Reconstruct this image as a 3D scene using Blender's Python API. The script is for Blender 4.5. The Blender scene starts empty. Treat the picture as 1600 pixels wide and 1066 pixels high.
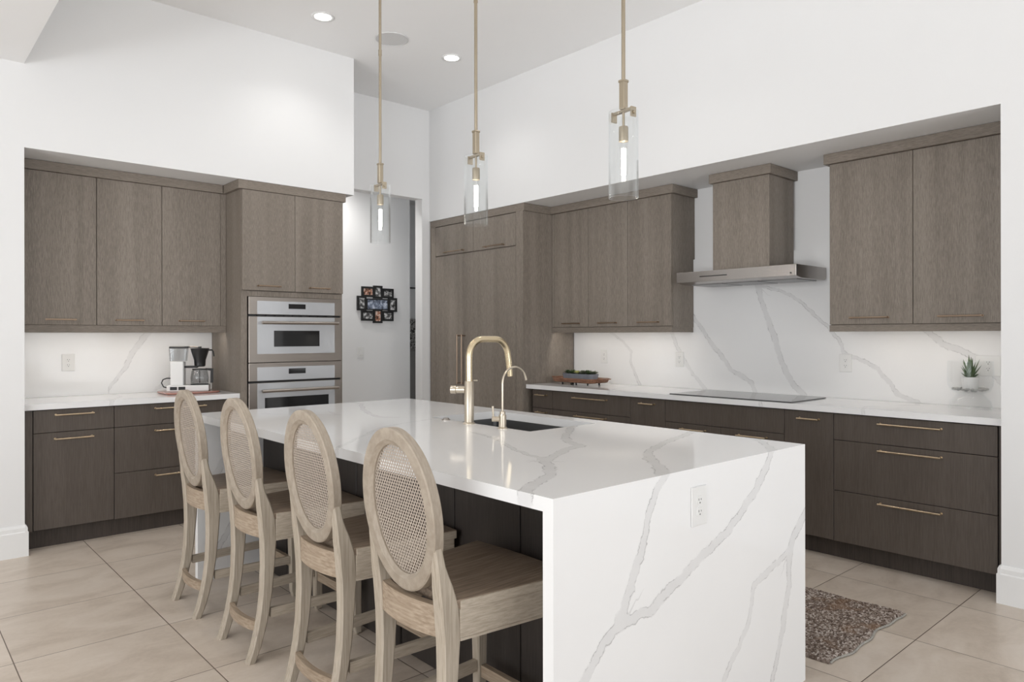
import bpy, bmesh, math, random
import numpy as np
from mathutils import Vector, Matrix
random.seed(7)
S = bpy.context.scene
COL = S.collection

# ---------------------------------------------------------------- camera
YAW = .8409
cam = bpy.data.cameras.new('camera'); camo = bpy.data.objects.new('camera', cam); COL.objects.link(camo)
cam.sensor_width = 36.0; cam.lens = 1114.3 / 1600 * 36
cam.shift_y = -8.5 / 1600
cam.clip_start = .05
camo.matrix_world = (Matrix.Translation((0, 0, 1.375)) @ Matrix.Rotation(YAW - math.pi / 2, 4, 'Z')
                     @ Matrix.Rotation(math.pi / 2, 4, 'X') @ Matrix.Rotation(-.0016, 4, 'Z'))
S.camera = camo

# ---------------------------------------------------------------- exposure, world
vs = S.view_settings
vs.view_transform = 'Standard'; vs.look = 'None'; vs.gamma = 1; vs.use_curve_mapping = False
vs.exposure = -0.24
w = bpy.data.worlds.new('world'); S.world = w; w.use_nodes = True
w.node_tree.nodes['Background'].inputs[0].default_value = (.90, .95, 1.0, 1)
w.node_tree.nodes['Background'].inputs[1].default_value = 1.35

def area(name, loc, target, sx, sy, power, color=(1, 1, 1), spread=math.pi):
    l = bpy.data.lights.new(name, 'AREA'); l.shape = 'RECTANGLE'; l.size = sx; l.size_y = sy
    l.energy = power; l.color = color; l.spread = spread
    o = bpy.data.objects.new(name, l); COL.objects.link(o); o.location = loc
    d = Vector(target) - Vector(loc)
    o.rotation_euler = d.to_track_quat('-Z', 'Y').to_euler()
    return o
# daylight through the big living-room windows behind and beside the camera
area('window_daylight_rear', (0.6, -5.25, 1.55), (0.6, 0, 1.55), 6.0, 2.5, 95, (.95, .975, 1.0))
area('window_daylight_side', (-4.25, 0.6, 1.5), (0, 0.6, 1.5), 5.2, 2.3, 150, (.95, .975, 1.0))

# added, unseen fill lamps outside those windows, aimed up to brighten the ceiling
area('ceiling_fill_rear', (0.6, -6.3, .12), (2.4, 2.2, 3.7), 6.0, 1.6, 48, (.98, .985, 1), 1.0)
area('ceiling_fill_side', (-5.3, 0.6, .12), (2.4, 3.4, 3.7), 5.0, 1.6, 42, (.98, .985, 1), 1.0)

# ---------------------------------------------------------------- node helpers
def lin(r, g, b):
    f = lambda c: (c / 12.92 if c <= .04045 else ((c + .055) / 1.055) ** 2.4)
    return (f(r / 255), f(g / 255), f(b / 255), 1)

class NT:
    def __init__(s, name):
        s.m = bpy.data.materials.new(name); s.m.use_nodes = True
        s.t = s.m.node_tree; s.n = s.t.nodes; s.l = s.t.links
        s.p = s.n['Principled BSDF']
    def node(s, typ, **k):
        n = s.n.new(typ)
        for a, b in k.items(): setattr(n, a, b)
        return n
    def put(s, sock, v):
        if isinstance(v, bpy.types.NodeSocket): s.l.new(v, sock)
        else: sock.default_value = v
    def math(s, op, a, b=0.0, c=None, clamp=False):
        n = s.node('ShaderNodeMath', operation=op, use_clamp=clamp)
        s.put(n.inputs[0], a); s.put(n.inputs[1], b)
        if c is not None: s.put(n.inputs[2], c)
        return n.outputs[0]
    def sstep(s, v, a, b, lo=0.0, hi=1.0):
        n = s.node('ShaderNodeMapRange', interpolation_type='SMOOTHSTEP')
        s.put(n.inputs[0], v); s.put(n.inputs[1], a); s.put(n.inputs[2], b); s.put(n.inputs[3], lo); s.put(n.inputs[4], hi)
        return n.outputs[0]
    def mix(s, f, a, b):
        n = s.node('ShaderNodeMix', data_type='RGBA')
        s.put(n.inputs[0], f); s.put(n.inputs[6], a); s.put(n.inputs[7], b)
        return n.outputs[2]
    def ramp(s, v, stops):
        n = s.node('ShaderNodeValToRGB'); s.put(n.inputs[0], v)
        e = n.color_ramp.elements
        while len(e) < len(stops): e.new(.5)
        for x, (p, c) in zip(e, stops): x.position = p; x.color = c
        return n.outputs[0]
    def pos(s):
        return s.node('ShaderNodeNewGeometry').outputs['Position']
    def obj(s):
        return s.node('ShaderNodeTexCoord').outputs['Object']
    def mapv(s, v, scale=(1, 1, 1), loc=(0, 0, 0), rot=(0, 0, 0)):
        n = s.node('ShaderNodeMapping'); s.put(n.inputs[0], v)
        n.inputs['Scale'].default_value = scale; n.inputs['Location'].default_value = loc; n.inputs['Rotation'].default_value = rot
        return n.outputs[0]
    def noise(s, v, scale, detail=3, rough=.55, dist=0.0):
        n = s.node('ShaderNodeTexNoise'); s.put(n.inputs['Vector'], v)
        n.inputs['Scale'].default_value = scale; n.inputs['Detail'].default_value = detail
        n.inputs['Roughness'].default_value = rough; n.inputs['Distortion'].default_value = dist
        return n.outputs['Fac']
    def bump(s, h, strength=.2, dist=.002):
        n = s.node('ShaderNodeBump'); n.inputs['Strength'].default_value = strength; n.inputs['Distance'].default_value = dist
        s.put(n.inputs['Height'], h); s.l.new(n.outputs[0], s.p.inputs['Normal'])
    def out(s, color=None, rough=None, metal=None, spec=None):
        if color is not None: s.put(s.p.inputs['Base Color'], color)
        if rough is not None: s.put(s.p.inputs['Roughness'], rough)
        if metal is not None: s.put(s.p.inputs['Metallic'], metal)
        if spec is not None: s.put(s.p.inputs['Specular IOR Level'], spec)
        return s.m

def simple(name, c, rough=.5, metal=0.0, spec=.5, nscale=30, nvar=.04, bump=0.0, coat=0.0):
    t = NT(name); v = t.obj()
    f = t.noise(v, nscale, 3)
    a = tuple(min(1, x * (1 - nvar)) for x in c[:3]) + (1,); b = tuple(min(1, x * (1 + nvar)) for x in c[:3]) + (1,)
    t.out(t.mix(f, a, b), rough, metal, spec)
    if bump: t.bump(f, bump)
    if coat: t.p.inputs['Coat Weight'].default_value = coat; t.p.inputs['Coat Roughness'].default_value = .08
    return t.m

def wood(name, dark, light, rough=.5, sc=(70, 70, 2.2), streak=(14, 14, .7), bump=.25, obj=False, fine=1.0):
    t = NT(name); v = t.obj() if obj else t.pos()
    a = t.noise(t.mapv(v, sc), fine * 3.0, 4, .65)
    b = t.noise(t.mapv(v, streak), 1.0, 3, .5)
    c = t.math('ADD', t.math('MULTIPLY', a, .72), t.math('MULTIPLY', b, .28))
    t.out(t.mix(t.sstep(c, .33, .67), dark, light), rough, 0, .35)
    t.bump(a, bump, .001)
    return t.m

def glass_mat(name, tint=(1, 1, 1, 1), base=.02, edge=.55, rough=.02):
    t = NT(name); t.n.remove(t.p)
    o = t.n['Material Output']
    tr = t.node('ShaderNodeBsdfTransparent'); tr.inputs[0].default_value = tint
    gl = t.node('ShaderNodeBsdfGlossy'); gl.inputs['Color'].default_value = (.95, .97, .98, 1); gl.inputs['Roughness'].default_value = rough
    lw = t.node('ShaderNodeLayerWeight'); lw.inputs[0].default_value = .5
    f = t.math('ADD', t.math('MULTIPLY', t.math('POWER', lw.outputs['Facing'], 3.2), edge), base, clamp=True)
    mx = t.node('ShaderNodeMixShader'); t.l.new(f, mx.inputs[0]); t.l.new(tr.outputs[0], mx.inputs[1]); t.l.new(gl.outputs[0], mx.inputs[2])
    t.l.new(mx.outputs[0], o.inputs[0])
    return t.m

def emit(name, c, strength):
    t = NT(name); t.p.inputs['Base Color'].default_value = (0, 0, 0, 1)
    t.p.inputs['Emission Color'].default_value = c; t.p.inputs['Emission Strength'].default_value = strength
    return t.m

M = {}
def mats():
    M['wall'] = simple('white_wall_paint', (.82, .82, .82), .6, nscale=3, nvar=.008)
    M['ceil'] = simple('white_ceiling_paint', (.90, .90, .90), .7, nscale=3, nvar=.008)
    M['trim'] = simple('white_gloss_trim', (.84, .84, .835), .35, nvar=.01)
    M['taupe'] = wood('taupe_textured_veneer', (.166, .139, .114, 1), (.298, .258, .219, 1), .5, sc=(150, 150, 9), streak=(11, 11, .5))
    M['taupeh'] = wood('taupe_veneer_horizontal_grain', (.160, .133, .108, 1), (.280, .241, .204, 1), .5, sc=(9, 9, 150), streak=(.8, .8, 11))
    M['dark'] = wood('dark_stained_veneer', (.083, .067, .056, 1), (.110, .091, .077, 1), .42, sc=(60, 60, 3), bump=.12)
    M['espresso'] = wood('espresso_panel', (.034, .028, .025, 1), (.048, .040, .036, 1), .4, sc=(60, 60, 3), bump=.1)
    M['kick'] = wood('dark_toe_veneer', (.050, .040, .034, 1), (.08, .064, .054, 1), .5, bump=.1)
    M['inner'] = simple('cabinet_shadow_gap', (.02, .016, .013), .8)
    M['brass'] = metal('champagne_bronze', (.62, .50, .35, 1), .28, .6)
    M['pull'] = metal('bronze_pull_metal', (.38, .285, .21, 1), .33, .8)
    M['antique'] = metal('antique_brass', (.47, .405, .31, 1), .36, .6)
    M['gold'] = metal('brushed_gold', (.70, .585, .40, 1), .26, .6)
    M['nickelgold'] = metal('brushed_pale_gold', (.62, .55, .45, 1), .3, .6)
    M['steel'] = metal('brushed_stainless', (.42, .38, .345, 1), .3, 1.0, (2, 2, 220))
    M['hoodsteel'] = metal('brushed_hood_steel', (.42, .395, .375, 1), .24, 1.0, (2, 2, 220))
    M['sinksteel'] = metal('brushed_sink_steel', (.30, .30, .30, 1), .35, .6)
    M['ovenglass'] = simple('silver_oven_glass', (.56, .575, .60), .12, .25, .6, nvar=.01)
    M['blackglass'] = simple('black_glass', (.015, .015, .016), .05, 0, .6, nvar=.01)
    M['cookglass'] = simple('cooktop_glass', (.03, .03, .032), .06, 0, .8, nvar=.01)
    M['black'] = simple('black_plastic', (.014, .014, .015), .3, nvar=.05)
    M['white'] = simple('white_plastic', (.80, .80, .79), .35, nvar=.01)
    M['slot'] = simple('outlet_slot_grey', (.16, .16, .16), .6)
    M['glass'] = glass_mat('clear_glass', (.993, .995, .995, 1), .012, .3)
    M['pglass'] = glass_mat('pendant_glass', (.975, .98, .98, 1), .03, .75)
    M['tank'] = glass_mat('smoky_tank_plastic', (.87, .875, .88, 1), .05, .35, .08)
    M['carafe'] = glass_mat('carafe_glass', (.86, .865, .87, 1), .05, .5)
    M['bulb'] = emit('glowing_filament', (1, .93, .82, 1), 45)
    M['can'] = emit('recessed_lamp_face', (1, .97, .92, 1), 14)
    M['led'] = emit('led_strip', (1, .92, .82, 1), 6)
    M['stool'] = wood('weathered_oak', (.345, .29, .225, 1), (.50, .435, .355, 1), .55, sc=(55, 55, 2.0), streak=(12, 12, .8), bump=.2, obj=True)
    M['stoolx'] = wood('weathered_oak_apron', (.38, .32, .25, 1), (.54, .47, .385, 1), .55, sc=(2.0, 55, 55), streak=(.8, 12, 12), bump=.2, obj=True)
    M['ring'] = wood('weathered_oak_back', (.315, .262, .205, 1), (.415, .355, .288, 1), .55, sc=(40, 8, 8), streak=(8, 2, 2), bump=.15, obj=True)
    M['seat'] = wood('weathered_oak_seat', (.165, .120, .088, 1), (.33, .255, .19, 1), .42, sc=(2.5, 45, 45), streak=(1, 10, 10), bump=.2, obj=True)
    M['rail'] = wood('weathered_oak_rail', (.27, .20, .14, 1), (.45, .36, .27, 1), .55, sc=(45, 3, 45), streak=(9, 1, 9), bump=.2, obj=True)
    M['cane'] = simple('woven_cane', (.40, .34, .285), .6, nscale=90, nvar=.15, bump=.3)
    M['tray'] = wood('reddish_mango_wood', (.13, .055, .03, 1), (.33, .17, .105, 1), .4, sc=(30, 3, 30), bump=.1)
    M['board'] = simple('rose_board', (.38, .17, .13), .25, nscale=8, nvar=.2, coat=.4)
    M['zinc'] = simple('blue_grey_zinc', (.26, .285, .33), .45, .2, nscale=25, nvar=.2)
    M['leaf'] = simple('succulent_green', (.055, .085, .035), .45, nscale=20, nvar=.4)
    M['leaf2'] = simple('pale_succulent', (.55, .56, .25), .45, nscale=20, nvar=.2)
    M['leaf3'] = simple('grey_green_succulent', (.10, .115, .075), .5, nscale=20, nvar=.35)
    M['soil'] = simple('dark_soil', (.03, .022, .016), .9, bump=.5)
    M['aloe'] = simple('haworthia_green', (.065, .115, .035), .4, nscale=60, nvar=.5)
    M['pot'] = simple('white_ceramic', (.78, .78, .77), .4, nvar=.01)
    M['pebble'] = simple('grey_pebbles', (.42, .42, .41), .35, nscale=10, nvar=.5)
    M['frame'] = simple('black_picture_frame', (.012, .012, .012), .35)
    M['floor'] = floor_mat()
    M['quartz'] = quartz_mat()
    M['rug'] = rug_mat()
    M['rugedge'] = simple('pale_rug_edge', (.36, .345, .31), .9, nscale=60, nvar=.5, bump=.5)

def metal(name, c, rough, aniso, sc=(3, 3, 120)):
    t = NT(name); v = t.obj()
    f = t.noise(t.mapv(v, sc), 3, 2)
    a = tuple(x * .93 for x in c[:3]) + (1,)
    t.out(t.mix(f, a, c), t.math('ADD', t.math('MULTIPLY', f, .08), rough - .04), 1.0)
    return t.m

def floor_mat():
    t = NT('beige_porcelain_tile'); p = t.pos()
    sp = t.node('ShaderNodeSeparateXYZ'); t.l.new(p, sp.inputs[0])
    T = .6115
    u = t.math('DIVIDE', t.math('SUBTRACT', sp.outputs[0], 1.048 - 10 * T), T)
    v = t.math('DIVIDE', t.math('SUBTRACT', sp.outputs[1], 1.184 - 20 * T), T)
    def line(x):
        fr = t.math('FRACT', x); d = t.math('MINIMUM', fr, t.math('SUBTRACT', 1.0, fr))
        return d
    d = t.math('MINIMUM', line(u), line(v))
    g = t.sstep(d, .0022, .0042, 1.0, 0.0)
    cmb = t.node('ShaderNodeCombineXYZ'); t.l.new(t.math('FLOOR', u), cmb.inputs[0]); t.l.new(t.math('FLOOR', v), cmb.inputs[1])
    wn = t.node('ShaderNodeTexWhiteNoise', noise_dimensions='3D'); t.l.new(cmb.outputs[0], wn.inputs[0])
    off = t.node('ShaderNodeVectorMath', operation='MULTIPLY_ADD'); t.l.new(wn.outputs['Color'], off.inputs[0]); off.inputs[1].default_value = (9, 9, 9); t.l.new(p, off.inputs[2])
    n1 = t.noise(t.mapv(off.outputs[0], (1, 1.9, 1)), 2.6, 6, .62, .6); n2 = t.noise(p, 45, 4, .6)
    f = t.math('ADD', t.math('MULTIPLY', n1, .8), t.math('MULTIPLY', n2, .2))
    col = t.ramp(f, [(.30, (.49, .410, .335, 1)), (.5, (.62, .535, .452, 1)), (.70, (.70, .62, .54, 1))])
    val = t.math('ADD', .96, t.math('MULTIPLY', wn.outputs['Value'], .07))
    vm = t.node('ShaderNodeVectorMath', operation='SCALE'); t.l.new(col, vm.inputs[0]); t.l.new(val, vm.inputs['Scale'])
    t.out(t.mix(g, vm.outputs[0], (.12, .085, .06, 1)), t.math('ADD', .30, t.math('MULTIPLY', n2, .12)), 0, .45)
    t.bump(t.math('SUBTRACT', 1.0, g), .4, .002)
    return t.m

def quartz_mat():
    t = NT('white_quartz_grey_veins'); p = t.pos()
    at = lambda n: t.node('ShaderNodeAttribute', attribute_name=n).outputs['Fac']
    vd, vw, vstr, vfar = at('vein_distance'), at('vein_width'), at('vein_strength'), at('vein_away')
    n1 = t.noise(p, 7, 3, .6); n2 = t.noise(p, 38, 4, .7); n3 = t.noise(p, 16, 4, .6)
    d = t.math('ADD', vd, t.math('ADD', t.math('MULTIPLY', t.math('SUBTRACT', n1, .5), .05), t.math('MULTIPLY', t.math('SUBTRACT', n2, .5), .026)))
    a = t.math('ABSOLUTE', d)
    fill = t.sstep(a, t.math('MULTIPLY', vw, .72), t.math('ADD', t.math('MULTIPLY', vw, 1.02), .0015), 1.0, 0.0)
    fill = t.math('MULTIPLY', fill, t.math('ADD', .55, t.math('MULTIPLY', n3, .7)))
    e = t.math('ABSOLUTE', t.math('SUBTRACT', t.math('ADD', a, t.math('MULTIPLY', t.math('SUBTRACT', n3, .5), .012)), t.math('MULTIPLY', vw, .82)))
    edge = t.math('MULTIPLY', t.sstep(e, 0.0, .0024, 1.0, 0.0), t.sstep(n3, .40, .60))
    far = t.sstep(vfar, .034, .052, 1.0, 0.0)
    k = t.math('MULTIPLY', far, vstr)
    white = t.mix(t.noise(p, 2.2, 4), (.83, .83, .832, 1), (.88, .88, .88, 1))
    c = t.mix(t.math('MULTIPLY', t.math('MULTIPLY', fill, .33), k), white, (.52, .515, .52, 1))
    c = t.mix(t.math('MULTIPLY', t.math('MULTIPLY', edge, .8), k), c, (.36, .355, .36, 1))
    t.out(c, .075, 0, .5)
    return t.m

def rug_mat():
    t = NT('braided_brown_wool'); p = t.obj()
    v = t.node('ShaderNodeTexVoronoi'); t.put(v.inputs['Vector'], t.mapv(p, (1, 1.25, .2))); v.inputs['Scale'].default_value = 105
    n = t.noise(p, 5, 3); m = t.noise(p, 160, 2)
    sp = t.node('ShaderNodeSeparateColor'); t.l.new(v.outputs['Color'], sp.inputs[0])
    c = t.ramp(sp.outputs[0], [(.0, (.075, .052, .040, 1)), (.35, (.17, .125, .10, 1)), (.7, (.30, .245, .21, 1)), (1., (.60, .54, .49, 1))])
    c2 = t.mix(t.math('MULTIPLY', t.sstep(n, .52, .66), .5), c, (.20, .11, .055, 1))
    t.out(c2, .9, 0, .2); t.bump(m, .5, .003)
    return t.m
mats()

# ---------------------------------------------------------------- mesh helpers
def finish(bm, name, mat, parent=None, smooth=False, auto=None):
    bmesh.ops.recalc_face_normals(bm, faces=bm.faces)
    me = bpy.data.meshes.new(name); 
    if parent is not None:
        l = parent_world(parent)
        bmesh.ops.translate(bm, verts=bm.verts, vec=-l)
    bm.to_mesh(me); bm.free()
    if smooth:
        me.shade_smooth()
        if auto: me.set_sharp_from_angle(angle=math.radians(auto))
    o = bpy.data.objects.new(name, me); COL.objects.link(o)
    me.materials.append(mat)
    if parent is not None: o.parent = parent
    return o

def parent_world(p):
    v = Vector((0, 0, 0))
    while p is not None:
        v += p.location; p = p.parent
    return v

def tag(o, label=None, cat=None, group=None, kind=None):
    if label: o['label'] = label
    if cat: o['category'] = cat
    if group: o['group'] = group
    if kind: o['kind'] = kind
    return o

def thing(name, label, cat, loc, group=None):
    o = bpy.data.objects.new(name, None); COL.objects.link(o); o.location = loc
    o.empty_display_size = .1
    return tag(o, label, cat, group)

def box(bm, x0, x1, y0, y1, z0, z1, bev=0.0, seg=1):
    x0, x1 = sorted((x0, x1)); y0, y1 = sorted((y0, y1)); z0, z1 = sorted((z0, z1))
    vs_ = [bm.verts.new((x, y, z)) for z in (z0, z1) for y in (y0, y1) for x in (x0, x1)]
    fs = [bm.faces.new([vs_[i] for i in f]) for f in ((0, 2, 3, 1), (4, 5, 7, 6), (0, 1, 5, 4), (2, 6, 7, 3), (0, 4, 6, 2), (1, 3, 7, 5))]
    if bev:
        es = list({e for f in fs for e in f.edges})
        bmesh.ops.bevel(bm, geom=es, offset=bev, segments=seg, affect='EDGES', profile=.5)

def prism(bm, pts, lo, hi, axis, bev=0.0):
    """extrude a closed 2D outline along axis; pts are the two other coordinates in x,y,z order"""
    def P(p, h):
        return {'x': (h, p[0], p[1]), 'y': (p[0], h, p[1]), 'z': (p[0], p[1], h)}[axis]
    a = [bm.verts.new(P(p, lo)) for p in pts]; b = [bm.verts.new(P(p, hi)) for p in pts]
    n = len(pts); fs = [bm.faces.new(a), bm.faces.new(b[::-1])]
    for i in range(n): fs.append(bm.faces.new((a[i], b[i], b[(i + 1) % n], a[(i + 1) % n])))
    if bev:
        bmesh.ops.recalc_face_normals(bm, faces=fs)
        es = [e for e in {e for f in fs for e in f.edges} if len(e.link_faces) == 2 and e.calc_face_angle(0) > .5]
        bmesh.ops.bevel(bm, geom=es, offset=bev, segments=2, affect='EDGES', profile=.6)

def loft(bm, rings, cap=True, closed=False):
    R = [[bm.verts.new(p) for p in r] for r in rings]
    n = len(R[0]); m = len(R)
    for i in range(m if closed else m - 1):
        a, b = R[i], R[(i + 1) % m]
        for j in range(n): bm.faces.new((a[j], a[(j + 1) % n], b[(j + 1) % n], b[j]))
    if cap and not closed: bm.faces.new(R[0]); bm.faces.new(R[-1][::-1])

def tube(bm, pts, r, seg=12, cap=True, radii=None):
    pts = [Vector(p) for p in pts]; rings = []
    up = None
    for i, p in enumerate(pts):
        d = (pts[min(i + 1, len(pts) - 1)] - pts[max(i - 1, 0)]).normalized()
        if up is None:
            up = Vector((0, 0, 1)) if abs(d.z) < .9 else Vector((1, 0, 0))
        s = d.cross(up).normalized(); up = s.cross(d).normalized()
        rr = radii[i] if radii else r
        rings.append([p + (s * math.cos(2 * math.pi * k / seg) + up * math.sin(2 * math.pi * k / seg)) * rr for k in range(seg)])
    loft(bm, rings, cap)

def cyl(bm, p0, p1, r, seg=20, r2=None):
    tube(bm, [p0, p1], r, seg, True, [r, r if r2 is None else r2])

def lathe(bm, cx, cy, prof, seg=32, closed=False):
    """prof = [(r, z)...]"""
    R = []
    for r, z in prof:
        if r < 1e-6: R.append([bm.verts.new((cx, cy, z))])
        else: R.append([bm.verts.new((cx + r * math.cos(2 * math.pi * k / seg), cy + r * math.sin(2 * math.pi * k / seg), z)) for k in range(seg)])
    m = len(R)
    for i in range(m if closed else m - 1):
        a, b = R[i], R[(i + 1) % m]
        for k in range(seg):
            k2 = (k + 1) % seg
            if len(a) == 1 and len(b) == 1: break
            if len(a) == 1: bm.faces.new((a[0], b[k2], b[k]))
            elif len(b) == 1: bm.faces.new((a[k], a[k2], b[0]))
            else: bm.faces.new((a[k], a[k2], b[k2], b[k]))

def new(): return bmesh.new()
def mbox(name, mat, parent, *a, bev=0.0, seg=1, kind=None, label=None):
    bm = new(); box(bm, *a, bev=bev, seg=seg); o = finish(bm, name, mat, parent)
    return tag(o, label=label, kind=kind)
def struct(name, bm, mat, smooth=False):
    o = finish(bm, name, mat, None, smooth); o['kind'] = 'structure'; return o

# ---------------------------------------------------------------- room shell
ZC, ZS, ZD = 3.71, 2.56, 3.085
XW, YL = 4.305, 5.365
bm = new(); box(bm, -4.6, 6.2, -5.6, 9.4, -.12, 0); struct('floor', bm, M['floor'])
bm = new(); prism(bm, [(-4.2, 0), (.703, 0), (.703, ZS), (3.016, ZS), (3.016, ZC), (-4.2, ZC)], YL, 6.03, 'y')
box(bm, -4.2, 3.016, 6.03, 6.16, 0, ZC); struct('wall_left', bm, M['wall'])
bm = new(); prism(bm, [(-5.2, 0), (1.053, 0), (1.053, ZS), (6.10, ZS), (6.10, ZC), (-5.2, ZC)], XW, 4.99, 'x')
box(bm, 4.99, 5.12, -5.2, 6.223, 0, ZC); struct('wall_right', bm, M['wall'])
bm = new(); prism(bm, [(3.016, 0), (3.06, 0), (3.06, 2.785), (4.215, 2.785), (4.215, 0), (4.99, 0), (4.99, ZC), (3.016, ZC)], 6.10, 6.223, 'y')
struct('wall_back', bm, M['wall'])
bm = new(); box(bm, .703, 5.12, -5.2, 6.223, ZC, ZC + .12); box(bm, -4.2, .703, -5.2, YL, ZD, ZC + .12)
struct('ceiling', bm, M['ceil'])
bm = new(); box(bm, 2.3, 4.564, 6.85, 6.97, 0, 3.25); struct('wall_hall', bm, M['wall'])
bm = new(); box(bm, 2.3, 6.0, 8.6, 8.72, 0, 3.25); box(bm, 5.9, 6.02, 6.223, 8.6, 0, 3.25); box(bm, 2.18, 2.3, 6.16, 8.72, 0, 3.25)
struct('wall_far', bm, M['wall'])
bm = new(); box(bm, 2.18, 6.02, 6.223, 8.72, 3.25, 3.35); struct('ceiling_hall', bm, M['ceil'])
# living-room side walls with their large windows (behind and beside the camera)
def window_wall(name, wname, axis, c, a0, a1, o0, o1, z0, z1, top):
    bm = new()
    pts = [(a0, 0), (o0, 0), (o0, z1), (o1, z1), (o1, 0), (a1, 0), (a1, top), (a0, top)]
    prism(bm, pts, c - .12, c, axis); struct(name, bm, M['wall'])
    bm = new(); n = 4
    for i in range(n + 1):
        q = o0 + (o1 - o0) * i / n
        a = (q - .03, q + .03)
        if axis == 'y': box(bm, a[0], a[1], c - .09, c - .03, 0, z1)
        else: box(bm, c - .09, c - .03, a[0], a[1], 0, z1)
    for z in (.03, z1 - .03):
        if axis == 'y': box(bm, o0, o1, c - .085, c - .035, z - .03, z + .03)
        else: box(bm, c - .085, c - .035, o0, o1, z - .03, z + .03)
    struct(wname, bm, M['black'])
window_wall('wall_rear', 'window_1', 'y', -5.0, -4.2, XW, -2.6, 3.8, 0, 2.85, ZC)
window_wall('wall_side', 'window_2', 'x', -4.08, -5.2, YL, -2.1, 3.3, 0, 2.7, ZC)

# baseboards (profiled) on the two wall ends that frame the cabinet niches
def base_prof(d): return [(0, 0), (d, 0), (d, .150), (d * .72, .156), (d * .72, .178), (d * .3, .195), (0, .195)]
bm = new()
d = .018
prism(bm, [(YL - p[0], p[1]) for p in base_prof(d)], -4.0, .703, 'x')
prism(bm, [(.703 + p[0], p[1]) for p in base_prof(d)], YL - d, YL + .09, 'y')
struct('baseboard_left', bm, M['trim'])
bm = new()
prism(bm, [(XW - p[0], p[1]) for p in base_prof(d)], -5.0, 1.053, 'y')
prism(bm, [(1.053 + p[0], p[1]) for p in base_prof(d)], XW - d, XW + .045, 'x')
struct('baseboard_right', bm, M['trim'])

# ---------------------------------------------------------------- handles / cabinet parts
def pull(parent, a0, a1, face, side, z=None, vertical=None, r=.0055, mat=None, name='handle'):
    """bar pull; side 'R': faces -X at x=face, runs along Y; side 'L': faces -Y at y=face, runs along X"""
    bm = new(); off = .032
    def P(a, d, zz): return (face - d, a, zz) if side == 'R' else (a, face - d, zz)
    if vertical is None:
        tube(bm, [P(a0, off, z), P(a1, off, z)], r, 10)
        s = 1 if a1 > a0 else -1
        for q in (a0 + s * .006, a1 - s * .006):
            cyl(bm, P(q, -.001, z), P(q, off + .004, z), r * .85, 10)
            cyl(bm, P(q, -.001, z), P(q, .004, z), r * 1.35, 10)
    else:
        z0, z1 = vertical
        tube(bm, [P(a0, off + .012, z0), P(a0, off + .012, z1)], r, 10)
        for q in (z0 + .012, z1 - .012): cyl(bm, P(a0, -.001, q), P(a0, off + .014, q), r * .85, 10)
    return finish(bm, name, mat or M['pull'], parent, True, 40)

def front(name, parent, side, face, a0, a1, z0, z1, mat, th=.02, gap=.0018):
    bm = new(); a0, a1 = sorted((a0, a1))
    if side == 'R': box(bm, face, face + th, a0 + gap, a1 - gap, z0 + gap, z1 - gap, bev=.0012)
    else: box(bm, a0 + gap, a1 - gap, face, face + th, z0 + gap, z1 - gap, bev=.0012)
    return finish(bm, name, mat, parent)

def sbox(name, mat, parent, side, d0, d1, a0, a1, z0, z1, bev=.001, label=None):
    if side == 'R': return mbox(name, mat, parent, d0, d1, a0, a1, z0, z1, bev=bev, label=label)
    return mbox(name, mat, parent, a0, a1, d0, d1, z0, z1, bev=bev, label=label)

def multi(name, mat, parent, boxes, bev=.001, label=None):
    bm = new()
    for b in boxes: box(bm, *b, bev=bev)
    return tag(finish(bm, name, mat, parent), label=label)

# ---------------------------------------------------------------- wall cabinets
def led(name, parent, x0, x1, y0, y1, z, power, target):
    mbox(name, M['led'], parent, x0, x1, y0, y1, z, z + .004)
    a = area(name + '_lamp', ((x0 + x1) / 2, (y0 + y1) / 2, z - .002), ((x0 + x1) / 2, (y0 + y1) / 2, z - 1), 1, .02, power, (1, .93, .84))
    a.data.size = max(x1 - x0, y1 - y0) * .96 if (x1 - x0) > (y1 - y0) else .02
    a.data.size_y = .02 if (x1 - x0) > (y1 - y0) else max(y1 - y0, x1 - x0) * .96
    a.rotation_euler = (0, 0, 0)
    return a

# left wall cabinet, three doors
t = thing('wall_cabinet', 'long taupe wall cabinet with three doors above the coffee maker', 'wall cabinet', (1.39, 5.85, 1.40))
mbox('body', M['taupe'], t, .705, 2.069, 5.711, 6.028, 1.439, 2.49)
for a_ in ((.705, .742), (2.026, 2.069)): mbox('face_frame', M['taupe'], t, *a_, 5.692, 5.7105, 1.453, 2.49, bev=.001)
mbox('crown', M['taupeh'], t, .705, 2.04, 5.675, 6.028, 2.492, 2.558, bev=.001)
mbox('light_rail', M['taupeh'], t, .705, 2.069, 5.69, 5.71, 1.402, 1.452, bev=.001)
for a0, a1, h0, h1 in ((.742, 1.169, .863, 1.042), (1.169, 1.598, 1.288, 1.468), (1.598, 2.026, 1.715, 1.897)):
    dd = front('door', t, 'L', 5.69, a0, a1, 1.452, 2.492, M['taupe'])
    pull(dd, h0, h1, 5.69, 'L', 1.49)
led('light_strip', t, .76, 2.02, 5.716, 5.728, 1.4345, 1.6, None)

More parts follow.
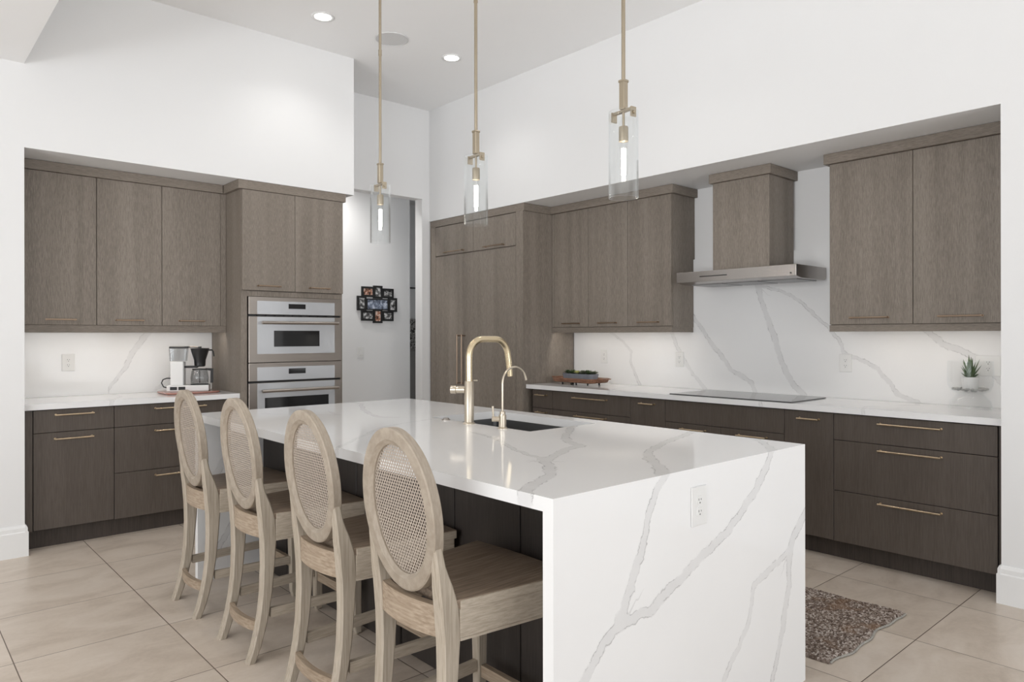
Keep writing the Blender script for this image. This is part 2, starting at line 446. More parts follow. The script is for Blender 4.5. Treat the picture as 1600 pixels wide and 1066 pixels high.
# right-hand wall cabinets either side of the hood
t = thing('wall_cabinet', 'taupe three-door wall cabinet left of the range hood', 'wall cabinet', (4.82, 4.0, 1.40))
mbox('body', M['taupe'], t, 4.691, 4.988, 3.339, 4.664, 1.439, 2.49)
multi('face_frame', M['taupe'], t, [(4.672, 4.6905, 4.636, 4.664, 1.45, 2.49)])
mbox('crown', M['taupeh'], t, 4.645, 4.988, 3.31, 4.664, 2.492, 2.558, bev=.001)
multi('light_rail', M['taupeh'], t, [(4.67, 4.69, 3.337, 4.664, 1.400, 1.446), (4.69, 4.963, 3.337, 3.357, 1.400, 1.4385)])
for a0, a1, h0, h1 in ((4.634, 4.216, 4.513, 4.316), (4.216, 3.778, 4.084, 3.892), (3.778, 3.340, 3.656, 3.458)):
    dd = front('door', t, 'R', 4.67, a0, a1, 1.448, 2.492, M['taupe'])
    pull(dd, h0, h1, 4.67, 'R', 1.482)
led('light_strip', t, 4.696, 4.708, 3.38, 4.62, 1.4345, 1.5, None)
t = thing('wall_cabinet', 'taupe two-door wall cabinet right of the range hood', 'wall cabinet', (4.82, 1.58, 1.40))
mbox('body', M['taupe'], t, 4.691, 4.988, 1.055, 2.095, 1.439, 2.49)
mbox('crown', M['taupeh'], t, 4.645, 4.988, 1.055, 2.124, 2.492, 2.558, bev=.001)
mbox('light_rail', M['taupeh'], t, 4.67, 4.69, 1.055, 2.097, 1.397, 1.440, bev=.001)
for a0, a1, h0, h1 in ((2.097, 1.593, 1.959, 1.728), (1.593, 1.06, 1.452, 1.225)):
    dd = front('door', t, 'R', 4.67, a0, a1, 1.442, 2.492, M['taupe'])
    pull(dd, h0, h1, 4.67, 'R', 1.485)
led('light_strip', t, 4.696, 4.708, 1.1, 2.06, 1.4345, .95, None)

# range hood
t = thing('range_hood', 'range hood with wood-clad chimney over a flat stainless canopy', 'range hood', (4.75, 2.7, 1.75))
mbox('chimney', M['taupe'], t, 4.612, 4.962, 2.487, 2.932, 1.846, 2.49, bev=.001)
mbox('crown', M['taupeh'], t, 4.592, 4.9885, 2.468, 2.952, 2.492, 2.558, bev=.001)
bm = new(); prism(bm, [(4.52, 1.768), (4.52, 1.845), (4.962, 1.845), (4.962, 1.775), (4.94, 1.757), (4.60, 1.757)], 2.248, 3.186, 'y', bev=.002)
cn = finish(bm, 'canopy', M['hoodsteel'], t)
bm = new(); box(bm, 4.5185, 4.522, 2.76, 2.985, 1.802, 1.809, bev=.001); finish(bm, 'control_strip', M['black'], cn)
bm = new(); cyl(bm, (4.517, 2.285, 1.787), (4.524, 2.285, 1.787), .006, 12); finish(bm, 'indicator', M['black'], cn)
bm = new(); box(bm, 4.527, 4.535, 2.2465, 2.25, 1.774, 1.843); finish(bm, 'side_seam', M['black'], cn)
multi('filter', M['sinksteel'], t, [(4.63, 4.92, 2.30 + i * .285, 2.56 + i * .285, 1.752, 1.7575) for i in range(3)])

# ---------------------------------------------------------------- tall oven cabinet and ovens
t = thing('oven_cabinet', 'tall taupe cabinet holding the two built-in ovens', 'tall cabinet', (2.49, 5.7, 0))
multi('body', M['taupe'], t, [(2.071, 2.118, 5.392, 6.028, .0, 2.49), (2.901, 2.918, 5.392, 6.028, .0, 2.49),
      (2.1185, 2.9005, 5.42, 6.028, 1.70, 2.49), (2.1185, 2.9005, 5.392, 5.41, 1.679, 1.721), (2.1185, 2.9005, 5.97, 6.028, .1, 1.70),
      (2.1185, 2.9005, 5.43, 5.97, .40, .42)], bev=.0008)
mbox('crown', M['taupeh'], t, 2.045, 2.94, 5.366, 6.028, 2.4905, 2.558, bev=.001)
for a0, a1, h0, h1 in ((2.073, 2.495, 2.188, 2.366), (2.495, 2.917, 2.612, 2.786)):
    dd = front('door', t, 'L', 5.371, a0, a1, 1.723, 2.49, M['taupe'])
    pull(dd, h0, h1, 5.371, 'L', 1.76)
dd = front('drawer', t, 'L', 5.372, 2.073, 2.917, .12, .40, M['dark']); pull(dd, 2.3, 2.7, 5.372, 'L', .35)
mbox('toe_kick', M['kick'], t, 2.12, 2.90, 5.46, 5.475, 0, .11)

def oven(label, z0, z1, panel_z, gl_z, win, hz, dispz, slots):
    t = thing('wall_oven', label, 'oven', (2.51, 5.6, z0))
    f = 5.368
    mbox('casing', M['black'], t, 2.124, 2.896, f + .022, 5.96, z0 + .003, z1 - .003)
    pz = panel_z                                   # bottom of the control panel
    # control panel: steel surround with a silver glass inset
    cp = mbox('control_panel', M['steel'], t, 2.122, 2.898, f, f + .02, pz + .006, z1, bev=.0015)
    mbox('panel_glass', M['ovenglass'], cp, 2.186, 2.836, f - .002, f + .001, pz + .008, gl_z[1])
    mbox('display', M['blackglass'], cp, 2.438, 2.580, f - .003, f - .001, dispz[0], dispz[1])
    dr = mbox('oven_door', M['steel'], t, 2.122, 2.898, f, f + .02, z0, pz - .010, bev=.0015)
    mbox('door_glass', M['ovenglass'], dr, 2.186, 2.836, f - .002, f + .001, gl_z[0], pz - .012)
    mbox('window', M['blackglass'], dr, win[0], win[1], f - .003, f - .001, win[2], win[3])
    bm = new(); tube(bm, [(2.205, f - .052, hz), (2.845, f - .052, hz)], .0125, 16)
    for q in (2.225, 2.825): cyl(bm, (q, f, hz), (q, f - .05, hz), .008, 10)
    finish(bm, 'handle', M['steel'], dr, True, 40)
    if slots:
        bm = new()
        for i in range(9): box(bm, 2.19 + i * .072, 2.19 + i * .072 + .058, f + .001, f + .012, pz - .008, pz + .004)
        finish(bm, 'vent', M['black'], t)
oven('stainless built-in oven, the upper of the pair, with small window', 1.171, 1.676, 1.535, (1.236, 1.645), (2.318, 2.700, 1.291, 1.416), 1.477, (1.589, 1.627), True)
oven('stainless built-in oven, the lower of the pair, partly behind the island', .43, 1.166, 1.022, (.50, 1.134), (2.245, 2.780, .60, .897), .952, (1.077, 1.118), False)

# ---------------------------------------------------------------- panelled refrigerator
t = thing('panelled_refrigerator', 'tall taupe panelled refrigerator with paired vertical pulls', 'refrigerator', (4.65, 5.36, 0))
multi('body', M['taupe'], t, [(4.329, 4.962, 4.668, 6.06, .10, 2.49), (4.308, 4.3285, 4.668, 4.761, .0, 2.49), (4.308, 4.3285, 5.992, 6.085, .0, 2.49)], bev=.0008)
mbox('crown', M['taupeh'], t, 4.308, 4.962, 4.655, 6.085, 2.4905, 2.558, bev=.001)
for nm, a0, a1, z0, z1, h in (('flap_door', 5.376, 4.763, 2.188, 2.485, (5.193, 4.917, 2.212)), ('flap_door', 5.99, 5.376, 2.188, 2.485, (5.821, 5.517, 2.215)),
                              ('refrigerator_door', 5.54, 4.763, .12, 2.182, None), ('freezer_door', 5.99, 5.54, .12, 2.182, None)):
    dd = front(nm, t, 'R', 4.308, a0, a1, z0, z1, M['taupe'])
    if h: pull(dd, h[0], h[1], 4.308, 'R', h[2])
    else: pull(dd, 5.505 if nm[0] == 'r' else 5.578, 0, 4.308, 'R', vertical=(.90, 1.388), r=.0065)

# ---------------------------------------------------------------- base cabinets
def base_unit(label, side, face, a0, a1, fronts, body_back, kickd, group):
    mid = (a0 + a1) / 2
    loc = (face + .3, mid, 0) if side == 'R' else (mid, face + .3, 0)
    t = thing('base_cabinet', label, 'base cabinet', loc, group)
    b0, b1 = sorted((a0, a1))
    sbox('body', M['inner'], t, side, face + .021, body_back, b0 + .001, b1 - .001, .1205, .9025, bev=0)
    sbox('toe_kick', M['kick'], t, side, kickd, kickd + .016, b0 + .0005, b1 - .0005, 0, .1195, bev=0)
    for nm, f0, f1, z0, z1, hs in fronts:
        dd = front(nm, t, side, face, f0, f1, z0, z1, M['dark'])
        for h in hs: pull(dd, h[0], h[1], face, side, h[2], mat=M['brass'])
    return t
KR = 4.455
gR = 'dark base cabinets under the cooktop counter'
base_unit('narrow dark drawer unit beside the tall refrigerator', 'R', 4.365, 4.63, 4.355,
          [('drawer', 4.605, 4.355, .738, .898, [(4.55, 4.42, .854)]), ('drawer', 4.605, 4.355, .43, .738, [(4.545, 4.42, .703)]), ('drawer', 4.605, 4.355, .122, .43, [(4.545, 4.42, .39)])], 4.96, KR, gR)
base_unit('wide dark drawer unit below the wooden tray of succulents', 'R', 4.365, 4.355, 3.506,
          [('drawer', 4.355, 3.506, .738, .898, [(4.10, 3.736, .856)]), ('drawer', 4.355, 3.506, .43, .738, [(4.08, 3.745, .706)]), ('drawer', 4.355, 3.506, .122, .43, [(4.08, 3.745, .39)])], 4.96, KR, gR)
base_unit('narrow dark pull-out unit left of the cooktop', 'R', 4.365, 3.506, 3.18,
          [('door', 3.506, 3.18, .122, .898, [(3.405, 3.27, .857)])], 4.96, KR, gR)
base_unit('wide dark cabinet directly under the cooktop, plain top panel', 'R', 4.365, 3.18, 2.252,
          [('top_panel', 3.18, 2.252, .738, .898, []), ('door', 3.18, 2.716, .122, .738, [(3.034, 2.831, .699)]), ('door', 2.716, 2.252, .122, .738, [(2.582, 2.368, .700)])], 4.96, KR, gR)
base_unit('narrow dark pull-out unit right of the cooktop', 'R', 4.365, 2.252, 1.936,
          [('door', 2.252, 1.936, .122, .898, [(2.156, 2.021, .851)])], 4.96, KR, gR)
t = base_unit('wide dark three-drawer unit at the right wall end', 'R', 4.365, 1.936, 1.058,
          [('drawer', 1.936, 1.082, .737, .898, [(1.671, 1.341, .857)]), ('drawer', 1.936, 1.082, .430, .737, [(1.671, 1.341, .701)]), ('drawer', 1.936, 1.082, .120, .430, [(1.671, 1.341, .393)])], 4.96, KR, gR)
mbox('filler', M['dark'], t, 4.372, 4.386, 1.0585, 1.078, .12, .90)
gL = 'dark base cabinets under the coffee counter'
t = base_unit('dark base cabinet with one drawer over a door, by left wall end', 'L', 5.44, .706, 1.222,
          [('drawer', .757, 1.222, .750, .899, [(.876, 1.098, .864)]), ('door', .757, 1.222, .125, .750, [(.872, 1.095, .708)])], 6.0, 5.51, gL)
mbox('filler', M['dark'], t, .707, .754, 5.441, 5.460, .125, .899)
t = base_unit('dark three-drawer base cabinet behind the far bar stools', 'L', 5.44, 1.222, 2.069,
          [('drawer', 1.222, 2.066, .750, .899, [(1.477, 1.824, .865)]), ('drawer', 1.222, 2.066, .436, .750, [(1.477, 1.824, .709)]), ('drawer', 1.222, 2.066, .122, .436, [(1.477, 1.824, .395)])], 6.0, 5.51, gL)

# ---------------------------------------------------------------- veined quartz slabs
def vein_fields(U, V, veins):
    best = np.full(U.shape, 9.0); D = np.full(U.shape, .5); W = np.full(U.shape, .01); St = np.zeros(U.shape)
    for pts, hw, st in veins:
        n = len(pts)
        for i in range(n - 1):
            ax_, ay = pts[i]; bx, by = pts[i + 1]
            dx, dy = bx - ax_, by - ay; L2 = dx * dx + dy * dy + 1e-12
            tt = np.clip(((U - ax_) * dx + (V - ay) * dy) / L2, 0, 1)
            px, py = ax_ + tt * dx, ay + tt * dy
            dist = np.hypot(U - px, V - py); sg = np.sign((U - px) * dy - (V - py) * dx)
            g = (i + tt) / max(1, n - 1)
            h0, h1 = hw if isinstance(hw, tuple) else (hw, hw)
            h = h0 + (h1 - h0) * g
            k = dist - h < best
            best[k] = (dist - h)[k]; D[k] = (dist * sg)[k]; W[k] = h[k]; St[k] = st
    return D, W, St, np.abs(D) - W

def slab(name, parent, us, vs_, mp, thick, veins, include=None, mat=None):
    us = np.array(us); vs_ = np.array(vs_); nu, nv = len(us), len(vs_)
    U, V = np.meshgrid(us, vs_, indexing='ij')
    D, W, St, FA = vein_fields(U, V, veins)
    idx = lambda i, j, l: l * nu * nv + i * nv + j
    verts = [mp(us[i], vs_[j], 0.0) for i in range(nu) for j in range(nv)] + [mp(us[i], vs_[j], thick) for i in range(nu) for j in range(nv)]
    cells = np.ones((nu - 1, nv - 1), bool)
    if include:
        for i in range(nu - 1):
            for j in range(nv - 1): cells[i, j] = include((us[i] + us[i + 1]) / 2, (vs_[j] + vs_[j + 1]) / 2)
    faces = []
    C = lambda i, j: 0 <= i < nu - 1 and 0 <= j < nv - 1 and cells[i, j]
    for i in range(nu - 1):
        for j in range(nv - 1):
            if not cells[i, j]: continue
            faces.append((idx(i, j, 0), idx(i + 1, j, 0), idx(i + 1, j + 1, 0), idx(i, j + 1, 0)))
            faces.append((idx(i, j, 1), idx(i, j + 1, 1), idx(i + 1, j + 1, 1), idx(i + 1, j, 1)))
            for (di, dj, a, b) in ((-1, 0, (i, j), (i, j + 1)), (1, 0, (i + 1, j), (i + 1, j + 1)), (0, -1, (i, j), (i + 1, j)), (0, 1, (i, j + 1), (i + 1, j + 1))):
                if not C(i + di, j + dj): faces.append((idx(*a, 0), idx(*b, 0), idx(*b, 1), idx(*a, 1)))
    pw = parent_world(parent)
    verts = [(v[0] - pw.x, v[1] - pw.y, v[2] - pw.z) for v in verts]
    me = bpy.data.meshes.new(name); me.from_pydata(verts, [], faces)
    for nm, A in (('vein_distance', D), ('vein_width', W), ('vein_strength', St), ('vein_away', FA)):
        at = me.attributes.new(nm, 'FLOAT', 'POINT'); f = A.reshape(-1)
        at.data.foreach_set('value', np.concatenate([f, f]).astype(np.float32))
    bm = new(); bm.from_mesh(me)
    bmesh.ops.delete(bm, geom=[v for v in bm.verts if not v.link_faces], context='VERTS')
    bmesh.ops.recalc_face_normals(bm, faces=bm.faces); bm.to_mesh(me); bm.free()
    o = bpy.data.objects.new(name, me); COL.objects.link(o); me.materials.append(mat or M['quartz']); o.parent = parent
    return o

def rng(a, b, step, extra=()):
    n = max(1, int(round((b - a) / step)))
    s = set(round(a + (b - a) * i / n, 5) for i in range(n + 1)) | set(round(e, 5) for e in extra)
    return sorted(s)

IX0, IX1, IY0, IY1, IZ = 1.345, 2.765, 1.340, 4.176, .94
SK = (2.215, 2.665, 2.355, 3.125)      # sink cut-out
wv = [([(1.847, .945), (1.799, .898), (1.77, .852), (1.748, .793), (1.714, .715), (1.681, .667), (1.654, .611), (1.639, .561), (1.618, .546)], (.017, .024), 1.0),
      ([(2.502, .945), (2.452, .881), (2.37, .807), (2.291, .745), (2.2, .708), (2.114, .665), (2.032, .631), (1.928, .593), (1.83, .569), (1.76, .536), (1.671, .532), (1.607, .522), (1.556, .496), (1.517, .468), (1.483, .433), (1.459, .409), (1.38, .32), (1.345, .25)], .021, 1.0),
      ([(2.78, .673), (2.722, .628), (2.665, .575), (2.637, .517), (2.638, .437), (2.611, .336), (2.575, .239), (2.54, .162), (2.505, .08), (2.48, .0)], (.030, .014), 1.0),
      ([(2.637, .544), (2.556, .517), (2.453, .496), (2.371, .464), (2.355, .401), (2.323, .334), (2.277, .281), (2.217, .234), (2.173, .187), (2.05, .02)], .014, .8)]
tv = [([(2.34, 4.2), (2.334, 4.055), (2.183, 3.784), (2.071, 3.528), (2.014, 3.316), (2.074, 3.25)], (.012, .02), .8),
      ([(2.215, 3.06), (2.112, 3.039), (1.987, 3.013), (1.792, 2.935), (1.555, 2.715), (1.345, 2.53)], .011, .55),
      ([(1.62, 3.9), (1.83, 3.63), (1.897, 3.572), (1.949, 3.747)], .010, .5),
      ([(2.0, 2.5), (1.937, 2.244), (1.824, 2.012), (1.782, 1.903), (1.771, 1.831), (1.729, 1.764)], (.010, .018), .9),
      ([(1.729, 1.764), (1.841, 1.823), (1.967, 1.886), (2.075, 1.917), (2.128, 2.041), (2.226, 2.141), (2.43, 2.3), (2.573, 2.416)], (.024, .020), .9),
      ([(1.729, 1.764), (1.668, 1.674), (1.571, 1.586), (1.475, 1.533), (1.399, 1.493), (1.33, 1.44)], .024, 1.0),
      ([(2.8, 1.86), (2.675, 1.828), (2.479, 1.77), (2.304, 1.717), (2.168, 1.651), (2.03, 1.55), (1.957, 1.466), (1.888, 1.392), (1.83, 1.34)], (.018, .028), 1.0),
      ([(2.77, 1.56), (2.707, 1.499), (2.613, 1.414), (2.50, 1.335)], .020, .9)]
t = thing('waterfall_countertop', 'white grey-veined quartz island top with waterfall ends to the floor', 'countertop', (2.05, 2.75, 0))
slab('top', t, rng(IX0, IX1, .012, SK[:2]), rng(IY0, IY1, .012, SK[2:]), lambda u, v, d: (u, min(max(v, IY0 + d), IY1 - d), IZ - d), .04, tv,
     lambda u, v: not (SK[0] < u < SK[1] and SK[2] < v < SK[3]))
slab('waterfall_end', t, rng(IX0, IX1, .012), rng(0, IZ, .012), lambda u, v, d: (u, IY0 + d, min(v, IZ - d)), .04, wv)
fv = [([(1.345, .5), (1.45, .6), (1.55, .75), (1.62, .9)], .02, .8), ([(1.4, .05), (1.5, .25), (1.62, .4), (1.7, .45)], .02, .8)]
slab('waterfall_end', t, rng(IX0, IX1, .02), rng(0, IZ, .02), lambda u, v, d: (u, IY1 - d, min(v, IZ - d)), .04, fv)

sv = [([(4.214, 1.398), (4.057, 1.325), (3.981, 1.23), (3.98, 1.134), (3.92, 1.017), (3.869, .925)], (.010, .016), .8),
      ([(3.56, 1.42), (3.55, 1.397), (3.496, 1.284), (3.429, 1.173), (3.35, 1.065), (3.248, .971), (3.21, .929)], (.02, .012), .7),
      ([(3.345, 1.55), (3.223, 1.375), (3.124, 1.257), (3.004, 1.111), (2.887, 1.052), (2.83, 1.014), (2.796, .943)], .019, .9),
      ([(2.80, 1.83), (2.776, 1.765), (2.742, 1.641), (2.698, 1.518), (2.655, 1.396), (2.612, 1.255), (2.559, 1.137), (2.497, 1.021), (2.415, .947)], (.022, .026), 1.0),
      ([(2.776, 1.745), (2.623, 1.717), (2.436, 1.611), (2.337, 1.53), (2.24, 1.433), (2.165, 1.339), (2.127, 1.246), (2.036, 1.211), (1.913, 1.151), (1.845, 1.073), (1.778, .988), (1.665, .934)], (.012, .018), .95),
      ([(1.70, 1.45), (1.602, 1.394), (1.525, 1.326), (1.435, 1.286), (1.334, 1.23), (1.25, 1.135), (1.208, 1.089), (1.05, 1.0)], (.024, .02), .8)]
t = thing('quartz_backsplash', 'white grey-veined quartz backsplash behind the cooktop', 'backsplash', (4.975, 2.85, .94))
slab('panel', t, rng(1.056, 4.664, .012, (2.098, 3.336)), rng(.9405, 1.99, .012, (1.3995,)), lambda u, v, d: (4.965 + d, u, v), .0245, sv,
     lambda u, v: v < 1.3995 or 2.098 < u < 3.336)
lv = [([(1.62, 1.44), (1.591, 1.403), (1.53, 1.336), (1.48, 1.259), (1.45, 1.193), (1.43, 1.139), (1.381, 1.064), (1.332, 1.0), (1.323, .979)], (.03, .012), .8),
      ([(1.86, 1.12), (1.782, 1.072), (1.707, 1.006), (1.644, .964)], .012, .5)]
t = thing('quartz_backsplash', 'white quartz backsplash behind the coffee maker', 'backsplash', (1.39, 6.02, .94))
slab('panel', t, rng(.705, 2.069, .015), rng(.9405, 1.4, .015), lambda u, v, d: (u, 6.01 + d, v), .0195, lv)
t = thing('quartz_countertop', 'long white quartz countertop under the range hood', 'countertop', (4.65, 2.85, .9))
slab('top', t, rng(4.34, 4.9645, .02), rng(1.056, 4.664, .02), lambda u, v, d: (u, v, .94 - d), .0365,
     [([(4.34, 1.75), (4.5, 1.8), (4.8, 1.62), (4.96, 1.66)], .012, .6), ([(4.34, 3.7), (4.6, 3.8), (4.96, 3.87)], .012, .5), ([(4.34, 2.4), (4.5, 2.5), (4.96, 2.6)], .012, .5)])
t = thing('quartz_countertop', 'short white quartz countertop under the coffee maker', 'countertop', (1.39, 5.7, .9))
slab('top', t, rng(.705, 2.069, .02), rng(5.41, 6.0095, .02), lambda u, v, d: (u, v, .94 - d), .0365,
     [([(1.2, 5.41), (1.32, 5.7), (1.33, 6.0)], .012, .6)])

# ---------------------------------------------------------------- island cabinet
t = thing('island_cabinet', 'dark panelled cabinet body beneath the white island top', 'kitchen island', (2.2, 2.75, 0))
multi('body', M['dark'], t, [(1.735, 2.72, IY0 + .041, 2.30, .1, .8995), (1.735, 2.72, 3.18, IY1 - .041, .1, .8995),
                             (1.735, 2.20, 2.30, 3.18, .1, .8995), (2.68, 2.72, 2.30, 3.18, .1, .8995)], bev=0)
ed = [IY0 + .0405, 1.495, 1.879, 2.265, 2.651, 3.037, 3.423, 3.809, IY1 - .0405]
for i in range(len(ed) - 1):
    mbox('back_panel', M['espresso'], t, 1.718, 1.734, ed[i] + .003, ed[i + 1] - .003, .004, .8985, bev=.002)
mbox('toe_kick', M['kick'], t, 2.62, 2.64, IY0 + .045, IY1 - .045, 0, .099)
ys = [IY0 + .042, 1.95, 2.30, 3.18, 3.66, IY1 - .042]
for i in range(5):
    dd = mbox('door', M['dark'], t, 2.721, 2.741, ys[i] + .002, ys[i + 1] - .002, .12, .893, bev=.001)
    bm = new(); tube(bm, [(2.773, ys[i] + .08, .84), (2.773, ys[i + 1] - .08, .84)], .0055, 8)
    for q in (ys[i] + .09, ys[i + 1] - .09): cyl(bm, (2.74, q, .84), (2.775, q, .84), .005, 8)
    finish(bm, 'handle', M['pull'], dd, True, 40)

# sink
t = thing('kitchen_sink', 'dark grey undermount sink set into the island top', 'sink', (2.44, 2.74, .7))
bm = new()
x0, x1, y0, y1 = SK
def rrect(x0, x1, y0, y1, r, z, n=5):
    out = []
    for cx, cy, a in ((x1 - r, y1 - r, 0), (x0 + r, y1 - r, 90), (x0 + r, y0 + r, 180), (x1 - r, y0 + r, 270)):
        for k in range(n + 1):
            b = math.radians(a + 90 * k / n); out.append((cx + r * math.cos(b), cy + r * math.sin(b), z))
    return out
loft(bm, [rrect(x0 - .012, x1 + .012, y0 - .012, y1 + .012, .03, .899), rrect(x0, x1, y0, y1, .02, .899), rrect(x0, x1, y0, y1, .02, .885),
          rrect(x0 + .001, x1 - .001, y0 + .001, y1 - .001, .02, .70), rrect(x0 + .02, x1 - .02, y0 + .02, y1 - .02, .03, .68)], cap=False)
bm.verts.ensure_lookup_table(); bm.faces.new(bm.verts[-24:])
finish(bm, 'basin', M['sinksteel'], t, True, 40)
bm = new(); lathe(bm, 2.44, 2.74, [(0, .6815), (.03, .6815), (.045, .684), (.055, .682)], 24); finish(bm, 'drain', M['steel'], t, True)

# faucets
t = thing('kitchen_faucet', 'tall brushed gold pull-down faucet with squared arch spout', 'faucet', (2.18, 2.76, .94))
fx, fy = 2.185, 2.76
bm = new(); lathe(bm, fx, fy, [(0, .940), (.030, .940), (.030, .945), (.0235, .949), (.0235, 1.148), (.0215, 1.151), (0, 1.151)], 28); finish(bm, 'body', M['nickelgold'], t, True, 40)
bm = new(); pts = [(fx, fy, 1.149), (fx, fy, 1.26)]
R = .085; top = 1.357; ex = fx + .262
for k in range(0, 9): a = math.pi - math.pi / 2 * k / 8; pts.append((fx + R + R * math.cos(a), fy, top - R + R * math.sin(a)))
for k in range(0, 9): a = math.pi / 2 - math.radians(82) * k / 8; pts.append((ex - R - .008 + R * math.cos(a), fy, top - R + R * math.sin(a)))
pts.append((ex, fy, 1.235))
tube(bm, pts, .0165, 18); finish(bm, 'spout', M['gold'], t, True, 40)
bm = new(); tube(bm, [(ex - .0005, fy, 1.234), (ex + .004, fy, 1.20), (ex + .0085, fy, 1.165)], .0155, 18, radii=[.0165, .0155, .0145]); finish(bm, 'spray_head', M['gold'], t, True, 40)
bm = new(); dx, dy = -.62, .78; z = 1.108
cyl(bm, (fx + dx * .02, fy + dy * .02, z), (fx + dx * .062, fy + dy * .062, z), .018, 20)
cyl(bm, (fx + dx * .062, fy + dy * .062, z), (fx + dx * .066, fy + dy * .066, z), .015, 20)
cyl(bm, (fx + dx * .066, fy + dy * .066, z), (fx + dx * .092, fy + dy * .092, z), .020, 20)
finish(bm, 'valve', M['nickelgold'], t, True, 40)
bm = new(); cyl(bm, (fx + .015, fy - .015, 1.153), (fx + .036, fy - .02, 1.153), .004, 10); finish(bm, 'pin', M['nickelgold'], t, True, 40)

t = thing('filter_tap', 'small gold filtered-water tap with gooseneck spout beside the faucet', 'faucet', (2.19, 2.515, .94))
gx, gy = 2.19, 2.515
bm = new(); lathe(bm, gx, gy, [(0, .940), (.024, .940), (.024, .944), (.018, .948), (.0175, 1.003), (.013, 1.008), (.013, 1.02), (.006, 1.022), (0, 1.022)], 24); finish(bm, 'body', M['nickelgold'], t, True, 40)
bm = new(); pts = [(gx, gy, 1.02), (gx, gy, 1.15)]
for k in range(0, 15): a = math.pi - math.radians(172) * k / 14; pts.append((gx + .076 + .076 * math.cos(a), gy, 1.15 + .076 * math.sin(a)))
tube(bm, pts, .0052, 12); finish(bm, 'spout', M['nickelgold'], t, True, 40)
bm = new(); cyl(bm, (gx - .012, gy + .008, .985), (gx - .04, gy + .03, .985), .012, 14); cyl(bm, (gx - .034, gy + .026, .994), (gx - .036, gy + .028, 1.045), .0042, 10, .006)
finish(bm, 'lever', M['nickelgold'], t, True, 40)
bm = new(); lathe(bm, 2.196, 2.965, [(0, .940), (.022, .940), (.022, .944), (.016, .946), (.016, .949), (.012, .951), (0, .951)], 24)
tag(finish(bm, 'air_switch', M['steel'], None, True, 40), 'small round metal push button on the island left of the faucet', 'push button')

# cooktop
t = thing('cooktop', 'flat black glass cooktop set in the white counter', 'cooktop', (4.62, 2.68, .94))
mbox('glass_top', M['cookglass'], t, 4.375, 4.872, 2.212, 3.148, .9402, .9465, bev=.0015)

# outlets
def outlet(label, side, face, a, z, w_=.082, h=.122, gfi=False):
    loc = (face - .003, a, z) if side == 'R' else (a, face - .003, z)
    t = thing('power_outlet', label, 'power outlet', loc, 'white power outlets')
    def pb(name, mat, a0, a1, z0, z1, d0, d1, bev=.001): return sbox(name, mat, t, side, face - d1, face - d0, a0, a1, z0, z1, bev=bev)
    pb('cover_plate', M['white'], a - w_ / 2, a + w_ / 2, z - h / 2, z + h / 2, .0002, .006, .0018)
    for s in (-1, 1):
        zc = z + s * .019
        bm = new()
        pts = []
        for k in range(20):
            an = 2 * math.pi * k / 20; pts.append((a + .0165 * math.cos(an), zc + max(-.0145, min(.0145, .0175 * math.sin(an)))))
        prism(bm, pts, face - .0078, face - .0055, 'x' if side == 'R' else 'y'); finish(bm, 'socket', M['white'], t)
        bm = new()
        for q, hh in ((-.0065, .007), (.0065, .0055)):
            b = (face - .0086, face - .0076); aa = (a + q - .0012, a + q + .0012); zz = (zc + .003 - hh / 2, zc + .003 + hh / 2)
            if side == 'R': box(bm, *b, *aa, *zz)
            else: box(bm, *aa, *b, *zz)
        if side == 'R': cyl(bm, (face - .0086, a, zc - .008), (face - .0076, a, zc - .008), .0028, 10)
        else: cyl(bm, (a, face - .0086, zc - .008), (a, face - .0076, zc - .008), .0028, 10)
        finish(bm, 'slots', M['slot'], t)
outlet('white outlet on the backsplash just right of the succulent tray', 'R', 4.965, 4.284, 1.184)
outlet('white outlet on the backsplash between tray and cooktop', 'R', 4.965, 3.470, 1.176)
outlet('white outlet on the backsplash right of the cooktop', 'R', 4.965, 2.118, 1.183)
outlet('white outlet behind the potted succulent at the right wall end', 'R', 4.965, 1.278, 1.190, .13)
outlet('white outlet left of the coffee maker', 'L', 6.01, 1.052, 1.184)
outlet('white outlet on the island waterfall end', 'L', 1.34, 2.018, .815, .085, .128)

# ---------------------------------------------------------------- bar stools
def chamf(x0, x1, y0, y1, z, c=.006):
    y0, y1 = sorted((y0, y1))
    return [(x0 + c, y0, z), (x1 - c, y0, z), (x1, y0 + c, z), (x1, y1 - c, z), (x1 - c, y1, z), (x0 + c, y1, z), (x0, y1 - c, z), (x0, y0 + c, z)]
REAR = [(0, 1.160), (.06, 1.181), (.13, 1.1985), (.20, 1.2115), (.28, 1.2205), (.40, 1.2255), (.50, 1.2235), (.60, 1.2155), (.66, 1.208), (.72, 1.2005), (.80, 1.191)]
DEP = [(0, .034), (.13, .040), (.25, .045), (.40, .053), (.52, .064), (.60, .064), (.66, .052), (.72, .038), (.80, .033)]
def itp(tab, z):
    for (a, p), (b, q) in zip(tab, tab[1:]):
        if z <= b: return p + (q - p) * (z - a) / (b - a)
    return tab[-1][1]
def lean(z): return 1.2155 - (z - .60) * .118
